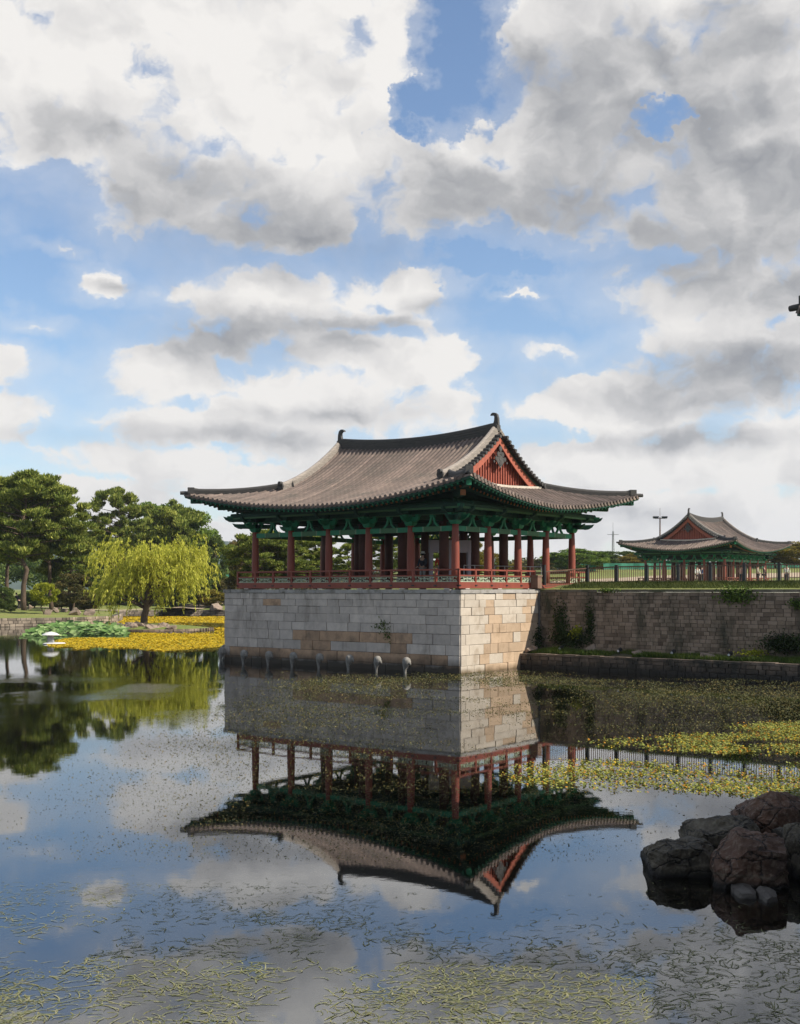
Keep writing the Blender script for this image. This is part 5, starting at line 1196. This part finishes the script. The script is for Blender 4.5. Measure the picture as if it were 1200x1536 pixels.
# ---------------------------------------------------------------- people
skinm = M('skin', (.50, .32, .23), (.46, .28, .20), rough=.6); hairm = M('hair', (.02, .015, .012), rough=.6)
def skinned(name, V, E_, R_, m, parent, root_=0):
    me = bpy.data.meshes.new(name); me.from_pydata(V, E_, []); me.materials.append(m); o = link(name, me, parent)
    md = o.modifiers.new('skin', 'SKIN'); md.use_smooth_shade = True; sv = me.skin_vertices[0].data
    for i, r in enumerate(R_): sv[i].radius = (r, r) if not isinstance(r, tuple) else r; sv[i].use_root = (i == root_)
    s = o.modifiers.new('subsurf', 'SUBSURF'); s.levels = s.render_levels = 1; return o
def person(loc, rz, label, top, legs, hat=None, lean=0.0, s=1.0, armf=.25):
    root = empty('person', loc, rz, label, 'person', None, s); L_ = lean
    V = [(0, 0, .95), (0, .5*L_, 1.15), (0, .9*L_, 1.38), (0, 1.0*L_, 1.50), (0, 1.05*L_, 1.58), (0, 1.1*L_-.0, 1.68)]; E_ = [(0, 1), (1, 2), (2, 3), (3, 4), (4, 5)]; R_ = [(.15, .11), (.14, .10), (.16, .10), .055, .075, .085]
    ends = []
    for sx_ in (-1, 1):
        b = len(V); V += [(sx_*.10, 0, .88), (sx_*.11, .02, .48), (sx_*.12, -.01, .09), (sx_*.13, .14, .04)]; R_ += [.085, .06, .042, .04]; E_ += [(0, b), (b, b+1), (b+1, b+2), (b+2, b+3)]
        b = len(V); sh_ = .9*L_; V += [(sx_*.19, sh_, 1.40), (sx_*.25, sh_+.05, 1.12), (sx_*.22, sh_+armf, .95), (sx_*.21, sh_+armf+.08, .92)]; R_ += [.06, .042, .028, .034]; E_ += [(2, b), (b, b+1), (b+1, b+2), (b+2, b+3)]
        for k in range(5):
            c = len(V); ox = (k-2)*.018; V += [(sx_*.21+ox, sh_+armf+.12+(.0 if k else -.03), .915-(.0 if k else .02)), (sx_*.21+ox*1.2, sh_+armf+.16-(.04 if k == 0 else abs(k-2.5)*.008), .895)]; R_ += [.009, .008]; E_ += [(b+3, c), (c, c+1)]
    skinned('body', V, E_, R_, skinm, root)
    V = [(0, 0, .93), (0, .5*L_, 1.15), (0, .9*L_, 1.39), (0, .97*L_, 1.47)]; E_ = [(0, 1), (1, 2), (2, 3)]; R_ = [(.19, .14), (.17, .13), (.19, .125), (.08, .08)]
    for sx_ in (-1, 1): b = len(V); V += [(sx_*.20, .9*L_, 1.40), (sx_*.26, .9*L_+.05, 1.12), (sx_*.225, .9*L_+armf-.03, .96)]; R_ += [.078, .06, .045]; E_ += [(2, b), (b, b+1), (b+1, b+2)]
    skinned('jacket', V, E_, R_, top, root)
    V = [(0, 0, .93)]; R_ = [(.18, .13)]; E_ = []
    for sx_ in (-1, 1): b = len(V); V += [(sx_*.10, 0, .86), (sx_*.11, .02, .48), (sx_*.12, -.01, .12)]; R_ += [.105, .08, .065]; E_ += [(0, b), (b, b+1), (b+1, b+2)]
    skinned('trousers', V, E_, R_, legs, root)
    mb = MB(); c = (0, 1.1*L_-.015, 0); mb.lathe([(.02, 1.60), (.095, 1.63), (.105, 1.71), (.085, 1.78), (.02, 1.805)], c, 14); mb.build('hair', hairm, root, True)
    mb = MB()
    for q in (-.035, .035): mb.box((q, 1.1*L_+.085, 1.69), (.018, .012, .010))
    mb.box((0, 1.1*L_+.10, 1.66), (.02, .03, .035), taper=.6); mb.box((0, 1.1*L_+.088, 1.625), (.045, .01, .008)); mb.build('face', hairm, root)
    if hat: mb = MB(); mb.lathe([(.17, 1.735), (.165, 1.75), (.115, 1.76), (.11, 1.84), (.05, 1.865)], c, 16); mb.build('hat', hat, root, True)
    return root
cl = lambda n, c: M('cloth_'+n, c, tuple(x*.8 for x in c), rough=.9)
def onfloor(u, Y): return (PX(u, Y), Y, 4.31)
person(onfloor(660.5, 60.5), 2.9, 'person in red jacket and white sun hat standing at the pavilion railing', cl('red', (.55, .07, .03)), cl('grey', (.3, .29, .28)), cl('white', (.75, .74, .7)), s=.92)
person(onfloor(634, 61.5), 2.6, 'person in dark jacket and white hat standing inside the pavilion', cl('navy', (.03, .035, .05)), cl('grey', (.3, .29, .28)), cl('white', (.75, .74, .7)), s=.92)
for u, Y, rz, lab, a_, b_, ln in ((29, 143, 1.0, 'person in black bending forward beside the tallest pine trunk', 'black', 'black', .45), (34, 144, 2.2, 'person in dark clothes standing under the tallest pine', 'black', 'navy', .05)):
    x = PX(u, Y); person((x, Y, gh(x, Y)), rz, lab, cl(a_, (.02, .02, .022)), cl(b_, (.03, .035, .05)), lean=ln, s=1.15)
for u, Y, lab, a_, c_ in ((1046, 118, 'person in white shirt beside the second pavilion, leftmost visitor there', 'white', (.75, .74, .7)), (1053, 121, 'person in blue shirt beside the second pavilion', 'blue', (.08, .12, .3)), (1112, 117, 'person in pink shirt right of the second pavilion steps', 'pink', (.6, .3, .28)),
        (1146, 112, 'person in black shirt walking on the field near the right edge', 'black', (.02, .02, .022)), (1137, 114, 'person in cream shirt walking on the field near the right edge', 'cream', (.6, .52, .4)), (1180, 110, 'person in white shirt nearest the right edge on the field', 'white', (.75, .74, .7))):
    x = PX(u, Y); person((x, Y, gh(x, Y)), u*.7, lab, cl(a_, c_), cl('navy', (.03, .035, .05)))

# notice frame and visitor barriers inside the pavilion
lil = M('lilac_board', (.46, .41, .46), (.40, .36, .41), rough=.7)
root = empty('display_frame', onfloor(675, 61.8), .25, 'lilac display frame with two openings standing inside the pavilion', 'display frame')
for q in (-1.05, 0, 1.05): mb = MB(); mb.box((q, 0, 1.15), (.16, .3, 2.3)); mb.build('upright', lil, root)
mb = MB(); mb.box((0, 0, 1.98), (2.3, .24, .66)); mb.build('head_panel', lil, root)
steel = M('steel', (.45, .45, .46), rough=.35, metal=.6)
for i, (u0, u1, Y, lab) in enumerate(((696, 728, 60.5, 'low steel barrier inside the pavilion behind the corner column'), (742, 772, 62.5, 'low steel barrier inside the pavilion between the middle sunny columns'), (778, 812, 64, 'low steel barrier inside the pavilion at the land end'))):
    a_ = Vector(onfloor(u0, Y)); b_ = Vector(onfloor(u1, Y+1.0)); root = empty('barrier', a_, 0, lab, 'barrier'); e = b_-a_; mb = MB(); mb.tube([(0, 0, .95), (e.x, e.y, .95)], .025, 6); mb.tube([(0, 0, .4), (e.x, e.y, .4)], .015, 6); mb.build('rail', steel, root)
    for f in (0, .5, 1): mb = MB(); mb.tube([(e.x*f, e.y*f, 0), (e.x*f, e.y*f, .95)], .022, 6); mb.build('leg', steel, root)
# ---------------------------------------------------------------- air
hz = bpy.data.materials.new('air'); t = nt(hz)
N(t, 'ShaderNodeOutputMaterial', ins={'Volume': N(t, 'ShaderNodeVolumePrincipled', ins={'Color': (.80, .88, 1, 1), 'Density': .00012, 'Anisotropy': .2}).outputs[0]})
m = MB(); m.box((0, 0, 98), (7600, 7600, 202)); ho = m.build('haze', hz); tag(ho, kind='stuff')
ho['label'] = 'thin blue air between the viewer and the far hills'; ho['category'] = 'haze'
